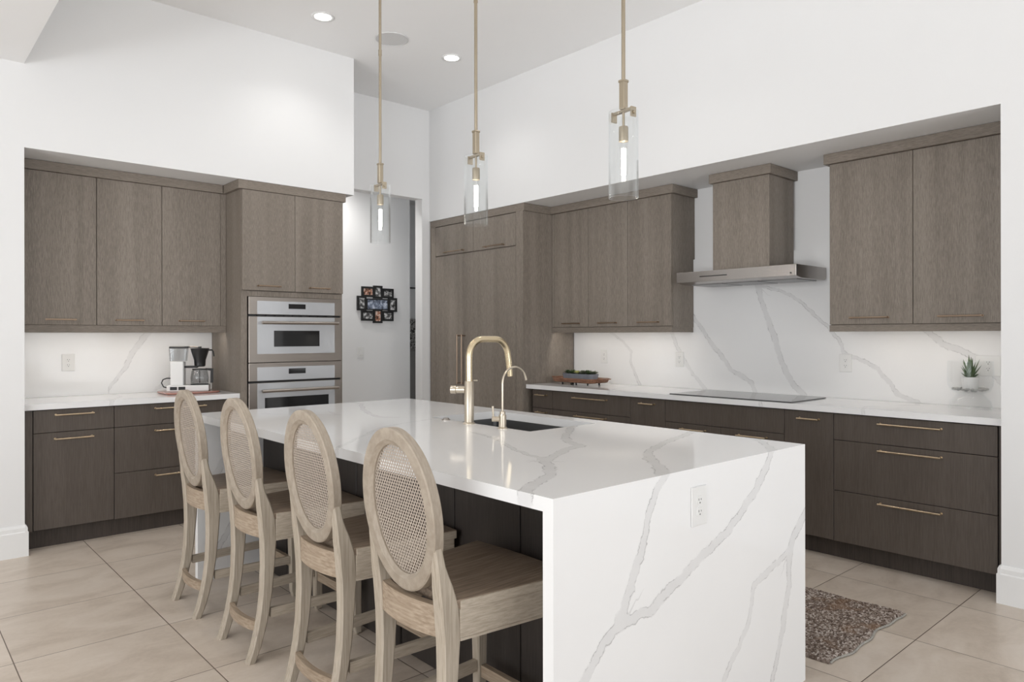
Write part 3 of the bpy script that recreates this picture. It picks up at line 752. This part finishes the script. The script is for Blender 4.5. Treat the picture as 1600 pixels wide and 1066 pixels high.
def make_stool():
    ox = 1.20
    t = thing('bar_stool', 'x', 'bar stool', (ox, 0, 0), 'cane-back bar stools along the island')
    Mo = M['stool']
    zz = [0, .03, .06, .10, .13, .17, .20, .24, .28, .34, .40, .46, .50, .55, .60, .63, .66, .69, .72, .76, .80]
    for s in (1, -1):
        bm = new(); rings = []
        for z in zz:
            x = itp(REAR, z); dp = itp(DEP, z)
            k = max(0, (z - .62) / .18)
            yo = .187 - .010 * k * k - (.012 * max(0, (.2 - z) / .2) if False else 0); yi = .143 + .012 * k
            r = .002 if z > .66 else 0
            rings.append(chamf(x + r, x + dp - r, s * yi, s * yo, z))
        loft(bm, rings); finish(bm, 'leg', Mo, t)
    for s in (1, -1):
        bm = new(); rings = []
        for z, wd in ((.006, .030), (.03, .036), (.15, .038), (.35, .043), (.50, .047), (.5915, .047)):
            rings.append(chamf(1.681 - wd, 1.681, s * (.212 - wd), s * .212, z, .004))
        loft(bm, rings); lathe(bm, 1.662, s * .195, [(0, 0), (.012, 0), (.013, .008), (0, .008)], 12)
        finish(bm, 'leg', Mo, t)
    # seat: shallow saddle
    bm = new(); N = 14; grid = []
    for i in range(N + 1):
        row = []
        f = i / N; x = 1.262 + f * (1.690 - 1.262)
        hw = .183 + (.240 - .183) * f
        for j in range(N + 1):
            g = j / N * 2 - 1
            dip = -.005 * (1 - g * g) * math.sin(math.pi * min(1, f * 1.1))
            xx = x + (.012 * (1 - g * g) if i == N else 0)
            row.append((xx, g * hw, .622 + dip - (.004 if (i in (0, N) or j in (0, N)) else 0)))
        grid.append(row)
    Tv = [[bm.verts.new(p) for p in r] for r in grid]; Bv = [[bm.verts.new((p[0], p[1], .5925)) for p in r] for r in grid]
    for i in range(N):
        for j in range(N):
            bm.faces.new((Tv[i][j], Tv[i + 1][j], Tv[i + 1][j + 1], Tv[i][j + 1])); bm.faces.new((Bv[i][j], Bv[i][j + 1], Bv[i + 1][j + 1], Bv[i + 1][j]))
    for j in range(N):
        bm.faces.new((Tv[0][j], Tv[0][j + 1], Bv[0][j + 1], Bv[0][j])); bm.faces.new((Tv[N][j], Bv[N][j], Bv[N][j + 1], Tv[N][j + 1]))
        bm.faces.new((Tv[j][0], Bv[j][0], Bv[j + 1][0], Tv[j + 1][0])); bm.faces.new((Tv[j][N], Tv[j + 1][N], Bv[j + 1][N], Bv[j][N]))
    st_ = finish(bm, 'seat', M['seat'], t, True, 35)
    # light wood band under the seat edge
    bm = new()
    def side(s):
        y0, y1 = .187, .2335
        o = [(1.281, s * y0), (1.685, s * y1), (1.685, s * (y1 - .022)), (1.281, s * (y0 - .022))]
        prism(bm, o, .500, .5920, 'z', bev=.002)
        o = [(1.281, s * (y0 + .003)), (1.69, s * (y1 + .003)), (1.69, s * (y1 - .003)), (1.281, s * (y0 - .003))]
        prism(bm, o, .500, .508, 'z')
        o = [(1.283, s * (y0 + .0015)), (1.69, s * (y1 + .0085)), (1.69, s * (y1 - .003)), (1.283, s * (y0 - .006))]
        prism(bm, o, .586, .615, 'z', bev=.002)
    side(1); side(-1)
    box(bm, 1.664, 1.686, -.2115, .2115, .500, .592, bev=.002)
    finish(bm, 'apron', M['stoolx'], t)
    # curved rails
    def arc_rail(name, z0, z1, x, bow, hw, th, mat):
        bm = new(); rings = []
        for k in range(13):
            g = k / 12 * 2 - 1; xx = x - bow * (1 - g * g)
            rings.append([(xx, g * hw, z0), (xx + th, g * hw, z0), (xx + th, g * hw, z1), (xx, g * hw, z1)])
        loft(bm, rings); return finish(bm, name, mat, t)
    arc_rail('back_rail', .512, .602, 1.228, .020, .145, .026, M['rail'])
    arc_rail('stretcher', .118, .160, 1.206, .022, .145, .022, M['rail'])
    arc_rail('stretcher', .150, .192, 1.652, 0, .172, .022, M['rail'])
    for s in (1, -1):
        bm = new(); o = [(1.262, s * .178), (1.640, s * .200), (1.640, s * .178), (1.262, s * .156)]
        prism(bm, o, .172, .212, 'z', bev=.002); finish(bm, 'stretcher', M['stoolx'], t)
    # oval back
    zc, a, b = .858, .191, .246
    bm = new(); rings = []
    prof = [(0, .004), (.004, .0005), (.036, 0), (.040, .003), (.0505, .011), (.0505, .024), (.040, .034), (.004, .036), (0, .032)]
    for k in range(72):
        an = 2 * math.pi * k / 72; ring = []
        for q, dq in prof:
            y = (a - q) * math.cos(an); z = zc + (b - q) * math.sin(an)
            ring.append((lean(z) + dq, y, z))
        rings.append(ring)
    loft(bm, rings, closed=True); finish(bm, 'oval_back_frame', M['ring'], t, True, 30)
    # woven cane with real holes
    bm = new(); P, Rr = .0128, .0098; ai, bi = a - .044, b - .044; hr = .0040
    cache = {}
    def V(y, z, l):
        key = (round(y, 5), round(z, 5), l)
        if key not in cache: cache[key] = bm.verts.new((lean(z) + (.0168 if l == 0 else .0178), y, z))
        return cache[key]
    nr = int(b / Rr) + 2
    for r in range(-nr, nr + 1):
        z = zc + r * Rr; off = P / 2 if r % 2 else 0
        for c in range(-18, 19):
            y = c * P + off
            if (y / ai) ** 2 + ((z - zc) / bi) ** 2 > 1.0: continue
            ho = [(y + hr * 1.0 * math.cos(math.radians(q)), z + hr * math.sin(math.radians(q))) for q in range(0, 360, 45)]
            hy, hz = P / 2, Rr / 2
            oc = [(y + hy, z), (y + hy, z + hz), (y, z + hz), (y - hy, z + hz), (y - hy, z), (y - hy, z - hz), (y, z - hz), (y + hy, z - hz)]
            for l in (0, 1):
                O = [V(*p, l) for p in oc]; H = [V(*p, l) for p in ho]
                for i in range(8):
                    f = (O[i], O[(i + 1) % 8], H[(i + 1) % 8], H[i]); 
                    bm.faces.new(f if l == 0 else f[::-1])
            H0 = [V(*p, 0) for p in ho]; H1 = [V(*p, 1) for p in ho]
            for i in range(8): bm.faces.new((H0[i], H0[(i + 1) % 8], H1[(i + 1) % 8], H1[i]))
    finish(bm, 'cane_panel', M['cane'], t)
    return t
def copy_tree(o, parent=None):
    c = o.copy(); COL.objects.link(c); c.parent = parent
    for ch in list(o.children): copy_tree(ch, c)
    return c
stool = make_stool()
for i, (x, y, rz, lab) in enumerate([
        (-.030, 1.810, 0, 'weathered oak cane-back bar stool nearest the island waterfall end'),
        (0, 2.455, 0, 'weathered oak cane-back bar stool, second from the waterfall end'),
        (0, 3.135, 0, 'weathered oak cane-back bar stool, third from the waterfall end'),
        (-.006, 3.785, 0, 'weathered oak cane-back bar stool farthest away, beside the dark drawers')]):
    o = stool if i == 0 else copy_tree(stool)
    o.location = (1.20 + x, y, 0); o.rotation_euler = (0, 0, rz); o['label'] = lab

# ---------------------------------------------------------------- pendants
def make_pendant():
    t = thing('pendant_light', 'x', 'pendant light', (0, 0, 0), 'glass cylinder pendants over the island')
    bm = new(); lathe(bm, 0, 0, [(0, ZC), (.06, ZC), (.06, ZC - .02), (.015, ZC - .028), (0, ZC - .028)], 32); finish(bm, 'canopy', M['antique'], t, True, 40)
    bm = new(); cyl(bm, (0, 0, 2.312), (0, 0, ZC - .02), .0075, 14)
    for z in (2.9, 3.3): cyl(bm, (0, 0, z), (0, 0, z + .03), .0095, 14)
    finish(bm, 'rod', M['antique'], t, True, 40)
    bm = new(); box(bm, -.0125, .0125, -.0125, .0125, 2.205, 2.308, bev=.003); box(bm, -.0145, .0145, -.0145, .0145, 2.304, 2.314, bev=.002); finish(bm, 'stem', M['antique'], t)
    bm = new(); a = math.radians(84)
    c, s = math.cos(a), math.sin(a)
    def rb(l0, l1, w_, z0, z1):
        o = [(l0 * c + w_ * s, l0 * s - w_ * c), (l1 * c + w_ * s, l1 * s - w_ * c), (l1 * c - w_ * s, l1 * s + w_ * c), (l0 * c - w_ * s, l0 * s + w_ * c)]
        prism(bm, o, z0, z1, 'z', bev=.001)
    rb(-.052, .052, .007, 2.194, 2.204)
    for q in (-1, 1):
        rb(q * .0495 - .003, q * .0495 + .003, .013, 2.168, 2.204)
        p = q * .0525; cyl(bm, (p * c, p * s, 2.184), (p * 1.12 * c, p * 1.12 * s, 2.184), .006, 12)
    finish(bm, 'bracket', M['antique'], t)
    bm = new(); cyl(bm, (0, 0, 2.14), (0, 0, 2.2), .005, 10)
    lathe(bm, 0, 0, [(0, 2.142), (.016, 2.142), (.0175, 2.138), (.0175, 2.088), (.0, 2.088)], 24); finish(bm, 'socket', M['antique'], t, True, 40)
    bm = new(); r, wl = .0545, .003
    lathe(bm, 0, 0, [(r, 1.88), (r, 2.196), (r - wl, 2.196), (r - wl, 1.88)], 48, closed=True); finish(bm, 'glass_shade', M['pglass'], t, True, 40)
    bm = new(); lathe(bm, 0, 0, [(.009, 2.088), (.012, 2.075), (.0155, 2.055), (.0155, 1.975), (.011, 1.955), (.004, 1.944), (0, 1.942)], 24)
    bu = finish(bm, 'bulb', M['glass'], t, True)
    bm = new()
    for k in range(6):
        an = k * math.pi / 3; cyl(bm, (.0065 * math.cos(an), .0065 * math.sin(an), 1.965), (.0065 * math.cos(an + .5), .0065 * math.sin(an + .5), 2.062), .0022, 6)
    finish(bm, 'filament', M['bulb'], bu)
    return t
pend = make_pendant()
for i, (y, lab) in enumerate([(3.37, 'glass cylinder pendant farthest away, hanging before the doorway'), (2.542, 'middle glass cylinder pendant over the island'),
                              (1.68, 'glass cylinder pendant nearest, hanging before the range hood cabinets')]):
    o = pend if i == 0 else copy_tree(pend)
    o.location = (2.055, y, 0); o['label'] = lab
    l = bpy.data.lights.new('pendant_lamp', 'POINT'); l.energy = 4.5; l.color = (1, .9, .78); l.shadow_soft_size = .004
    lo = bpy.data.objects.new('pendant_lamp', l); COL.objects.link(lo); lo.parent = o; lo.location = (0, 0, 2.01)

# ---------------------------------------------------------------- ceiling fittings
def can(x, y, lab, power=15, z=ZC, r=.082):
    t = thing('recessed_light', lab, 'recessed light', (x, y, z), 'recessed ceiling lights')
    bm = new(); lathe(bm, x, y, [(r * .72, z - .001), (r * .78, z - .006), (r, z - .005), (r, z - .0005)], 40); finish(bm, 'trim_ring', M['trim'], t, True)
    bm = new(); lathe(bm, x, y, [(0, z - .002), (r * .73, z - .002)], 40); finish(bm, 'lamp_face', M['can'], t)
    l = bpy.data.lights.new('recessed_lamp', 'SPOT'); l.energy = power; l.spot_size = math.radians(130); l.spot_blend = .8; l.shadow_soft_size = .05; l.color = (1, .98, .95)
    lo = bpy.data.objects.new('recessed_lamp', l); COL.objects.link(lo); lo.parent = t; lo.location = (0, 0, -.03)
can(2.449, 4.805, 'round recessed light in the ceiling near the left bulkhead')
can(3.619, 4.80, 'round recessed light in the ceiling near the far corner')
for k, (x, y, z, pw_) in enumerate([(1.28, 4.2, ZC, 9), (1.28, 2.9, ZC, 26), (3.3, 2.9, ZC, 14), (2.449, -2.0, ZC, 14), (-.6, 3.9, ZD, 30), (-.9, 1.8, ZD, 14), (-1.5, -1.0, ZD, 14)]):  # added ceiling lamps out of view that brighten floor and counters
    can(x, y, 'added, unseen fill light in the ceiling beyond the top edge of the picture', pw_, z)
t = thing('ceiling_speaker', 'flat round white speaker grille in the ceiling', 'speaker', (3.037, 4.804, ZC))
bm = new(); lathe(bm, 3.037, 4.804, [(0, ZC - .006), (.118, ZC - .006), (.1185, ZC - .004), (.121, ZC - .004), (.122, ZC - .008), (.130, ZC - .006), (.131, ZC - .0005)], 56)
finish(bm, 'grille', simple('speaker_grille', (.66, .66, .66), .7, nscale=400, nvar=.1), t, True, 30)

# ---------------------------------------------------------------- hall items
t = thing('light_switch', 'white light switch on the hall wall below the photo collage', 'light switch', (3.92, 6.845, 1.2))
mbox('cover_plate', M['white'], t, 3.885, 3.965, 6.844, 6.8498, 1.135, 1.255, bev=.0015)
mbox('rocker', M['white'], t, 3.909, 3.941, 6.839, 6.844, 1.162, 1.228, bev=.001)
t = thing('photo_collage', 'black collage of nine photo frames on the hall wall', 'photo frame', (4.128, 6.84, 1.72))
sx, sz = .001485, .001335
fr = [(-131, -26, 60, 144), (-33, 42, 48, 155), (42, 140, 55, 135), (-168, -94, -52, 66), (-92, 95, -46, 46), (94, 169, -58, 58), (-134, -26, -135, -52), (-34, 41, -153, -38), (41, 139, -135, -52)]
def photo_mat(i):
    tt = NT('photo_print'); v = tt.mapv(tt.obj(), (1, 1, 1), (i * 1.7, 0, i * .9))
    n = tt.noise(v, 26, 4, .6); n2 = tt.noise(v, 12, 2)
    cols = [((.03, .03, .03, 1), (.45, .2, .12, 1), (.75, .62, .55, 1)), ((.03, .03, .03, 1), (.2, .2, .2, 1), (.7, .7, .7, 1)), ((.08, .09, .12, 1), (.25, .3, .4, 1), (.55, .6, .7, 1))]
    c = cols[2] if i == 4 else cols[0] if i in (0, 7) else cols[1]
    tt.out(tt.ramp(n, [(.38, c[0]), (.52, c[1]), (.62, c[2])]), .2)
    return tt.m
for i, (a0, a1, z0, z1) in enumerate(fr):
    X0, X1, Z0, Z1 = 4.128 + a0 * sx, 4.128 + a1 * sx, 1.719 + z0 * sz, 1.719 + z1 * sz
    m = .022 if i != 4 else .012; dp = .0 if i in (1, 3, 5, 7) else .003
    bm = new(); y0, y1 = 6.826 + dp, 6.849
    box(bm, X0, X0 + m, y0, y1, Z0, Z1); box(bm, X1 - m, X1, y0, y1, Z0, Z1); box(bm, X0 + m, X1 - m, y0, y1, Z0, Z0 + m); box(bm, X0 + m, X1 - m, y0, y1, Z1 - m, Z1)
    fo = finish(bm, 'frame', M['frame'], t)
    mbox('photo', photo_mat(i), fo, X0 + m, X1 - m, y0 + .006, y0 + .009, Z0 + m, Z1 - m)
# far room seen through the gap
t = thing('wall_art', 'dark abstract picture glimpsed through the far doorway gap', 'picture', (5.75, 8.58, 1.4))
tt = NT('abstract_strokes'); nn = tt.noise(tt.obj(), 9, 3, .6, 2.5)
tt.out(tt.ramp(nn, [(.42, (.05, .045, .04, 1)), (.5, (.30, .28, .26, 1)), (.56, (.75, .73, .70, 1)), (.6, (.1, .09, .08, 1))]), .6)
mbox('canvas', tt.m, t, 5.30, 5.88, 8.565, 8.597, 1.19, 1.62)
struct_bm = new(); box(struct_bm, 4.60, 5.897, 8.575, 8.599, 2.05, 2.07); struct('trim_1', struct_bm, M['black'])
bm = new(); box(bm, 5.28, 5.89, 8.2, 8.56, 0, 1.17, bev=.004); box(bm, 5.27, 5.895, 8.19, 8.57, 1.17, 1.187, bev=.003)
tag(finish(bm, 'console_cabinet', simple('grey_console', (.20, .19, .18), .6), None), 'tall grey console glimpsed in the far doorway gap', 'console')

# ---------------------------------------------------------------- coffee maker on its board
bm = new(); loft(bm, [rrect(1.615, 1.985, 5.585, 5.885, .05, .9402), rrect(1.605, 1.995, 5.575, 5.895, .055, .946), rrect(1.607, 1.993, 5.577, 5.893, .055, .955)])
tag(finish(bm, 'serving_board', M['board'], None), 'reddish board under the coffee maker', 'board')
cx, cy, cz = 1.808, 5.735, .9552
t = thing('coffee_maker', 'white and black drip coffee maker with glass carafe', 'coffee maker', (0, 0, 0))
mbox('base', M['white'], t, -.152, .142, -.075, .075, .0, .046, bev=.006, seg=2)
mbox('switch_panel', M['black'], t, -.128, -.080, -.0765, -.074, .012, .036); mbox('switch_panel', M['black'], t, -.070, -.022, -.0765, -.074, .012, .036)
mbox('column', M['white'], t, -.128, -.040, -.055, .055, .046, .226, bev=.004, seg=2)
mbox('column_side', simple('brushed_grey_panel', (.35, .35, .35), .3, .6), t, -.040, -.034, -.05, .05, .048, .22)
bm = new(); loft(bm, [rrect(-.137, -.020, -.052, .052, .02, .228), rrect(-.143, -.008, -.055, .055, .02, .325), rrect(-.140, -.011, -.052, .052, .02, .325), rrect(-.134, -.023, -.049, .049, .018, .231)], cap=False)
finish(bm, 'water_tank', M['tank'], t, True, 40)
mbox('tank_lid', M['black'], t, -.138, -.002, -.056, .056, .326, .342, bev=.004)
bm = new(); tube(bm, [(-.02, 0, .335), (.02, 0, .337), (.065, 0, .334), (.078, 0, .325)], .006, 10); finish(bm, 'outlet_arm', M['steel'], t, True)
bm = new(); lathe(bm, .072, 0, [(0, .185), (.032, .185), (.040, .192), (.042, .235), (.062, .300), (.066, .320), (.070, .322), (.066, .326), (0, .328)], 28)
bk = finish(bm, 'filter_basket', M['black'], t, True, 40)
bm = new(); tube(bm, [(.136, 0, .312), (.158, 0, .312), (.166, 0, .300), (.172, 0, .262)], .006, 8); cyl(bm, (.072, 0, .326), (.072, 0, .340), .012, 12); finish(bm, 'basket_handle', M['black'], bk, True, 40)
mbox('basket_bracket', M['black'], t, -.038, .060, -.035, .035, .176, .192, bev=.003)
bm = new(); lathe(bm, .070, 0, [(0, .046), (.064, .046), (.066, .052), (0, .052)], 28); finish(bm, 'hot_plate', M['black'], t, True, 40)
bm = new(); lathe(bm, .070, 0, [(.050, .053), (.064, .058), (.066, .10), (.058, .150), (.050, .160), (.047, .160), (.055, .150), (.063, .10), (.061, .060), (0, .057)], 32)
ca = finish(bm, 'carafe', M['carafe'], t, True)
bm = new(); lathe(bm, .070, 0, [(0, .160), (.053, .160), (.053, .168), (0, .172)], 28); cyl(bm, (.07, 0, .06), (.07, 0, .16), .004, 8); finish(bm, 'carafe_lid', M['black'], ca, True, 40)
bm = new(); pts = [(.118, 0, .164), (.150, 0, .166), (.158, 0, .150), (.156, 0, .070), (.140, 0, .060)]
prism(bm, [(.112, .158), (.112, .172), (.168, .170), (.166, .058), (.146, .058), (.148, .152)], -.010, .010, 'y', bev=.003); finish(bm, 'carafe_handle', M['black'], ca)
bm = new(); tube(bm, [(-.15, .04, .02), (-.19, .05, .03), (-.205, .055, .06), (-.195, .06, .085), (-.17, .06, .095), (-.13, .058, .095)], .0045, 8); finish(bm, 'cord', M['black'], t, True)
t.location = (cx, cy, cz); t.rotation_euler = (0, 0, math.radians(-24))

# ---------------------------------------------------------------- wooden tray + succulent planter
tx, ty = 4.675, 4.315
t = thing('footed_tray', 'reddish wooden footed tray with side handles on the counter', 'tray', (tx, ty, .94))
def rr2(hx, hy, r, z): return rrect(tx - hx, tx + hx, ty - hy, ty + hy, r, z, 4)
bm = new(); loft(bm, [rr2(.105, .215, .03, .960), rr2(.122, .235, .04, .966), rr2(.135, .250, .05, 1.000), rr2(.129, .243, .045, 1.000), rr2(.112, .226, .035, .970)]); finish(bm, 'bowl', M['tray'], t, True, 35)
for s in (1, -1):
    bm = new(); o = [(tx - .05, ty + s * .24), (tx + .05, ty + s * .24), (tx + .035, ty + s * .325), (tx - .035, ty + s * .325)]
    prism(bm, o, .995, 1.003, 'z', bev=.002); finish(bm, 'handle', M['tray'], t)
for px, py in ((-.07, .15), (-.07, -.15), (.07, .16), (.07, -.16), (-.085, 0.03), (-.085, -.03)):
    bm = new(); lathe(bm, tx + px, ty + py, [(0, .9405), (.006, .9405), (.009, .950), (.006, .956), (.007, .9615), (0, .9615)], 12); finish(bm, 'foot', M['black'], t, True)
t = thing('succulent_planter', 'blue-grey trough of mixed succulents on the wooden tray', 'planter', (tx, ty, .972))
bm = new(); a0, a1 = .045, .125
loft(bm, [rr2(.052, .170, .03, .9715), rr2(.060, .182, .035, 1.036), rr2(.055, .177, .032, 1.036), rr2(.053, .174, .03, 1.024)]); finish(bm, 'trough', M['zinc'], t, True, 40)
bm = new(); loft(bm, [rr2(.052, .172, .03, 1.0245), rr2(.049, .168, .03, 1.032)]); finish(bm, 'soil', M['soil'], t)
def rosette(bm, x, y, z, n, r, lean_, wl, rings=3, thick=.35):
    for q in range(rings):
        m = max(4, n - 2 * q); el = math.radians(18 + lean_ * q)
        for k in range(m):
            an = 2 * math.pi * (k + .5 * (q % 2)) / m + random.uniform(-.12, .12); L = r * (1 - .16 * q) * random.uniform(.85, 1.1)
            d = Vector((math.cos(an) * math.cos(el), math.sin(an) * math.cos(el), math.sin(el))); sd = Vector((-math.sin(an), math.cos(an), 0)); up = sd.cross(d) * -1
            rg = []
            for f, wf in ((0, .45), (.35, .9), (.65, 1.0), (.88, .6), (1, .08)):
                c = Vector((x, y, z)) + d * L * f + Vector((0, 0, .18 * L * f * f)); ww = wl * wf
                rg.append([c + sd * ww, c + up * ww * thick, c - sd * ww, c - up * ww * thick])
            loft(bm, rg)
for (px, py, mt, r, n, le, wl) in ((-.012, .138, 'leaf', .044, 10, 26, .010), (.02, .10, 'leaf', .042, 9, 28, .009), (-.018, .082, 'leaf', .040, 9, 28, .009), (-.010, .028, 'leaf2', .038, 11, 24, .008),
                           (.022, .045, 'leaf3', .036, 9, 24, .009), (.012, -.018, 'leaf3', .040, 9, 24, .010), (-.018, -.050, 'leaf3', .044, 9, 24, .010), (.018, -.078, 'leaf', .046, 9, 26, .010), (-.010, -.112, 'leaf', .040, 9, 30, .010), (.010, -.150, 'leaf3', .046, 9, 18, .010)):
    bm = new(); rosette(bm, tx + px, ty + py, 1.034, n, r, le, wl); finish(bm, 'succulent', M[mt], t, True, 50)

# ---------------------------------------------------------------- glass bowl on stand with potted succulent
gx, gy = 4.79, 1.325
t = thing('glass_bowl', 'clear footed glass bowl holding pebbles at the right of the counter', 'glass bowl', (gx, gy, .94))
bm = new()
lathe(bm, gx, gy, [(.112, .9403), (.113, .944), (.106, .985), (.070, 1.028), (.060, 1.032), (.058, 1.029), (.067, 1.024), (.102, .983), (.109, .9403)], 48, closed=True)
finish(bm, 'foot', M['glass'], t, True, 50)
bm = new()
lathe(bm, gx, gy, [(0, 1.033), (.070, 1.033), (.098, 1.046), (.114, 1.075), (.118, 1.11), (.116, 1.222), (.113, 1.222), (.115, 1.11), (.111, 1.076), (.096, 1.049), (.069, 1.0365), (0, 1.0365)], 48)
finish(bm, 'bowl', M['glass'], t, True, 50)
bm = new()
for k in range(110):
    a = random.uniform(0, 6.283); r = .052 + .036 * math.sqrt(random.random()); z = 1.0425 + (.006 if r < .06 else .012) + random.uniform(0, .007)
    m = Matrix.Translation((gx + r * math.cos(a), gy + r * math.sin(a), z)) @ Matrix.Rotation(random.uniform(0, 3), 4, 'Z') @ Matrix.Diagonal((.0105, .008, .006, 1))
    bmesh.ops.create_icosphere(bm, subdivisions=1, radius=1, matrix=m)
tag(finish(bm, 'pebbles', M['pebble'], None, True), 'grey pebbles lying in the glass bowl around the white pot', 'pebbles', kind='stuff')
t = thing('potted_succulent', 'spiky green succulent in a ribbed white pot inside the glass bowl', 'potted plant', (gx, gy, 1.06))
bm = new(); R_ = []
for r, z in ((.030, 1.038), (.035, 1.042), (.042, 1.085), (.044, 1.128), (.040, 1.128), (.038, 1.116), (0.001, 1.116)):
    R_.append([(gx + (r + (.0012 * math.cos(24 * 2 * math.pi * k / 96) if .034 < r < .0441 and z < 1.127 else 0)) * math.cos(2 * math.pi * k / 96), gy + (r + (.0012 * math.cos(24 * 2 * math.pi * k / 96) if r > .034 and z < 1.127 else 0)) * math.sin(2 * math.pi * k / 96), z) for k in range(96)])
loft(bm, R_); finish(bm, 'pot', M['pot'], t, True, 50)
bm = new()
for q, (n, L, el) in enumerate(((7, .060, 28), (7, .085, 52), (6, .105, 68), (4, .120, 80))):
    for k in range(n):
        an = 2 * math.pi * k / n + q * .5 + random.uniform(-.1, .1); l = L * random.uniform(.88, 1.08); e = math.radians(el + random.uniform(-6, 6))
        d = Vector((math.cos(an) * math.cos(e), math.sin(an) * math.cos(e), math.sin(e))); sd = Vector((-math.sin(an), math.cos(an), 0)); up = sd.cross(d)
        rg = []
        for f, wf in ((0, .7), (.25, 1.), (.55, .75), (.8, .42), (1, .04)):
            c = Vector((gx, gy, 1.117)) + d * l * f + Vector((0, 0, .12 * l * f * f)); ww = .0115 * wf
            rg.append([c + sd * ww, c + up * ww * .45, c - sd * ww, c - up * ww * .45])
        loft(bm, rg)
finish(bm, 'leaves', M['aloe'], t, True, 60)

# ---------------------------------------------------------------- rug
t = thing('woven_rug', 'chunky braided brown and grey runner rug on the tiles', 'rug', (3.38, 2.1, 0))
X0, X1, Y0, Y1 = 2.975, 3.765, 1.325, 2.75
nx, ny = 190, 300
xs = np.linspace(0, 1, nx + 1); ys_ = np.linspace(0, 1, ny + 1)
UU, VV = np.meshgrid(xs, ys_, indexing='ij')
ex_ = .008 * np.sin(VV * 11 + 1) + .004 * np.sin(VV * 31)
ey_ = .010 * np.sin(UU * 9 + 2) + .006 * np.sin(UU * 23)
PX = X0 + (X1 - X0) * UU + ex_ * (2 * UU - 1); PY = Y0 + (Y1 - Y0) * VV + ey_ * (1 - VV) + .012 * (UU > .93) * (UU - .93) / .07 * (1 - VV)
rows = np.floor(PX / .0135)
PH = .013 + .0042 * np.abs(np.sin(PX / .0135 * np.pi)) * (.35 + .65 * np.abs(np.sin(PY / .019 * np.pi + rows * 1.57))) + .002 * np.sin(PY * 17) * np.sin(PX * 13)
rim = np.minimum(np.minimum(UU, 1 - UU) * (X1 - X0), np.minimum(VV, 1 - VV) * (Y1 - Y0)) / .010
PH = np.where(rim < 1, PH * np.sqrt(np.clip(rim, 0, 1)), PH); PH = np.maximum(PH, .0012)
pw = t.location
vv = np.stack([PX - pw.x, PY - pw.y, PH], -1).reshape(-1, 3)
ii = np.arange((nx + 1) * (ny + 1)).reshape(nx + 1, ny + 1)
ff = np.stack([ii[:-1, :-1], ii[1:, :-1], ii[1:, 1:], ii[:-1, 1:]], -1).reshape(-1, 4)
me = bpy.data.meshes.new('pile'); me.from_pydata(vv.tolist(), [], ff.tolist()); me.shade_smooth(); me.materials.append(M['rug'])
o = bpy.data.objects.new('weave', me); COL.objects.link(o); o.parent = t
bm = new(); pts = []
for k in range(90):
    f = k / 89; x = X0 + (X1 - X0) * f
    y = Y0 + .010 * math.sin(f * 9 + 2) + .006 * math.sin(f * 23) + (.012 * (f - .93) / .07 if f > .93 else 0)
    pts.append((x, y - .001, .0065))
tube(bm, pts, .004, 8, True, [.0032 + .0026 * abs(math.sin(k * 1.57)) for k in range(90)])
finish(bm, 'edge_binding', M['rugedge'], t, True)

# added, unseen lamp that brightens the hall
can(3.4, 6.45, 'added, unseen fill light in the hall ceiling', 60, 3.25)
for q in [o for o in bpy.data.objects if o.get('label') == 'x']: print('unlabelled', q.name)
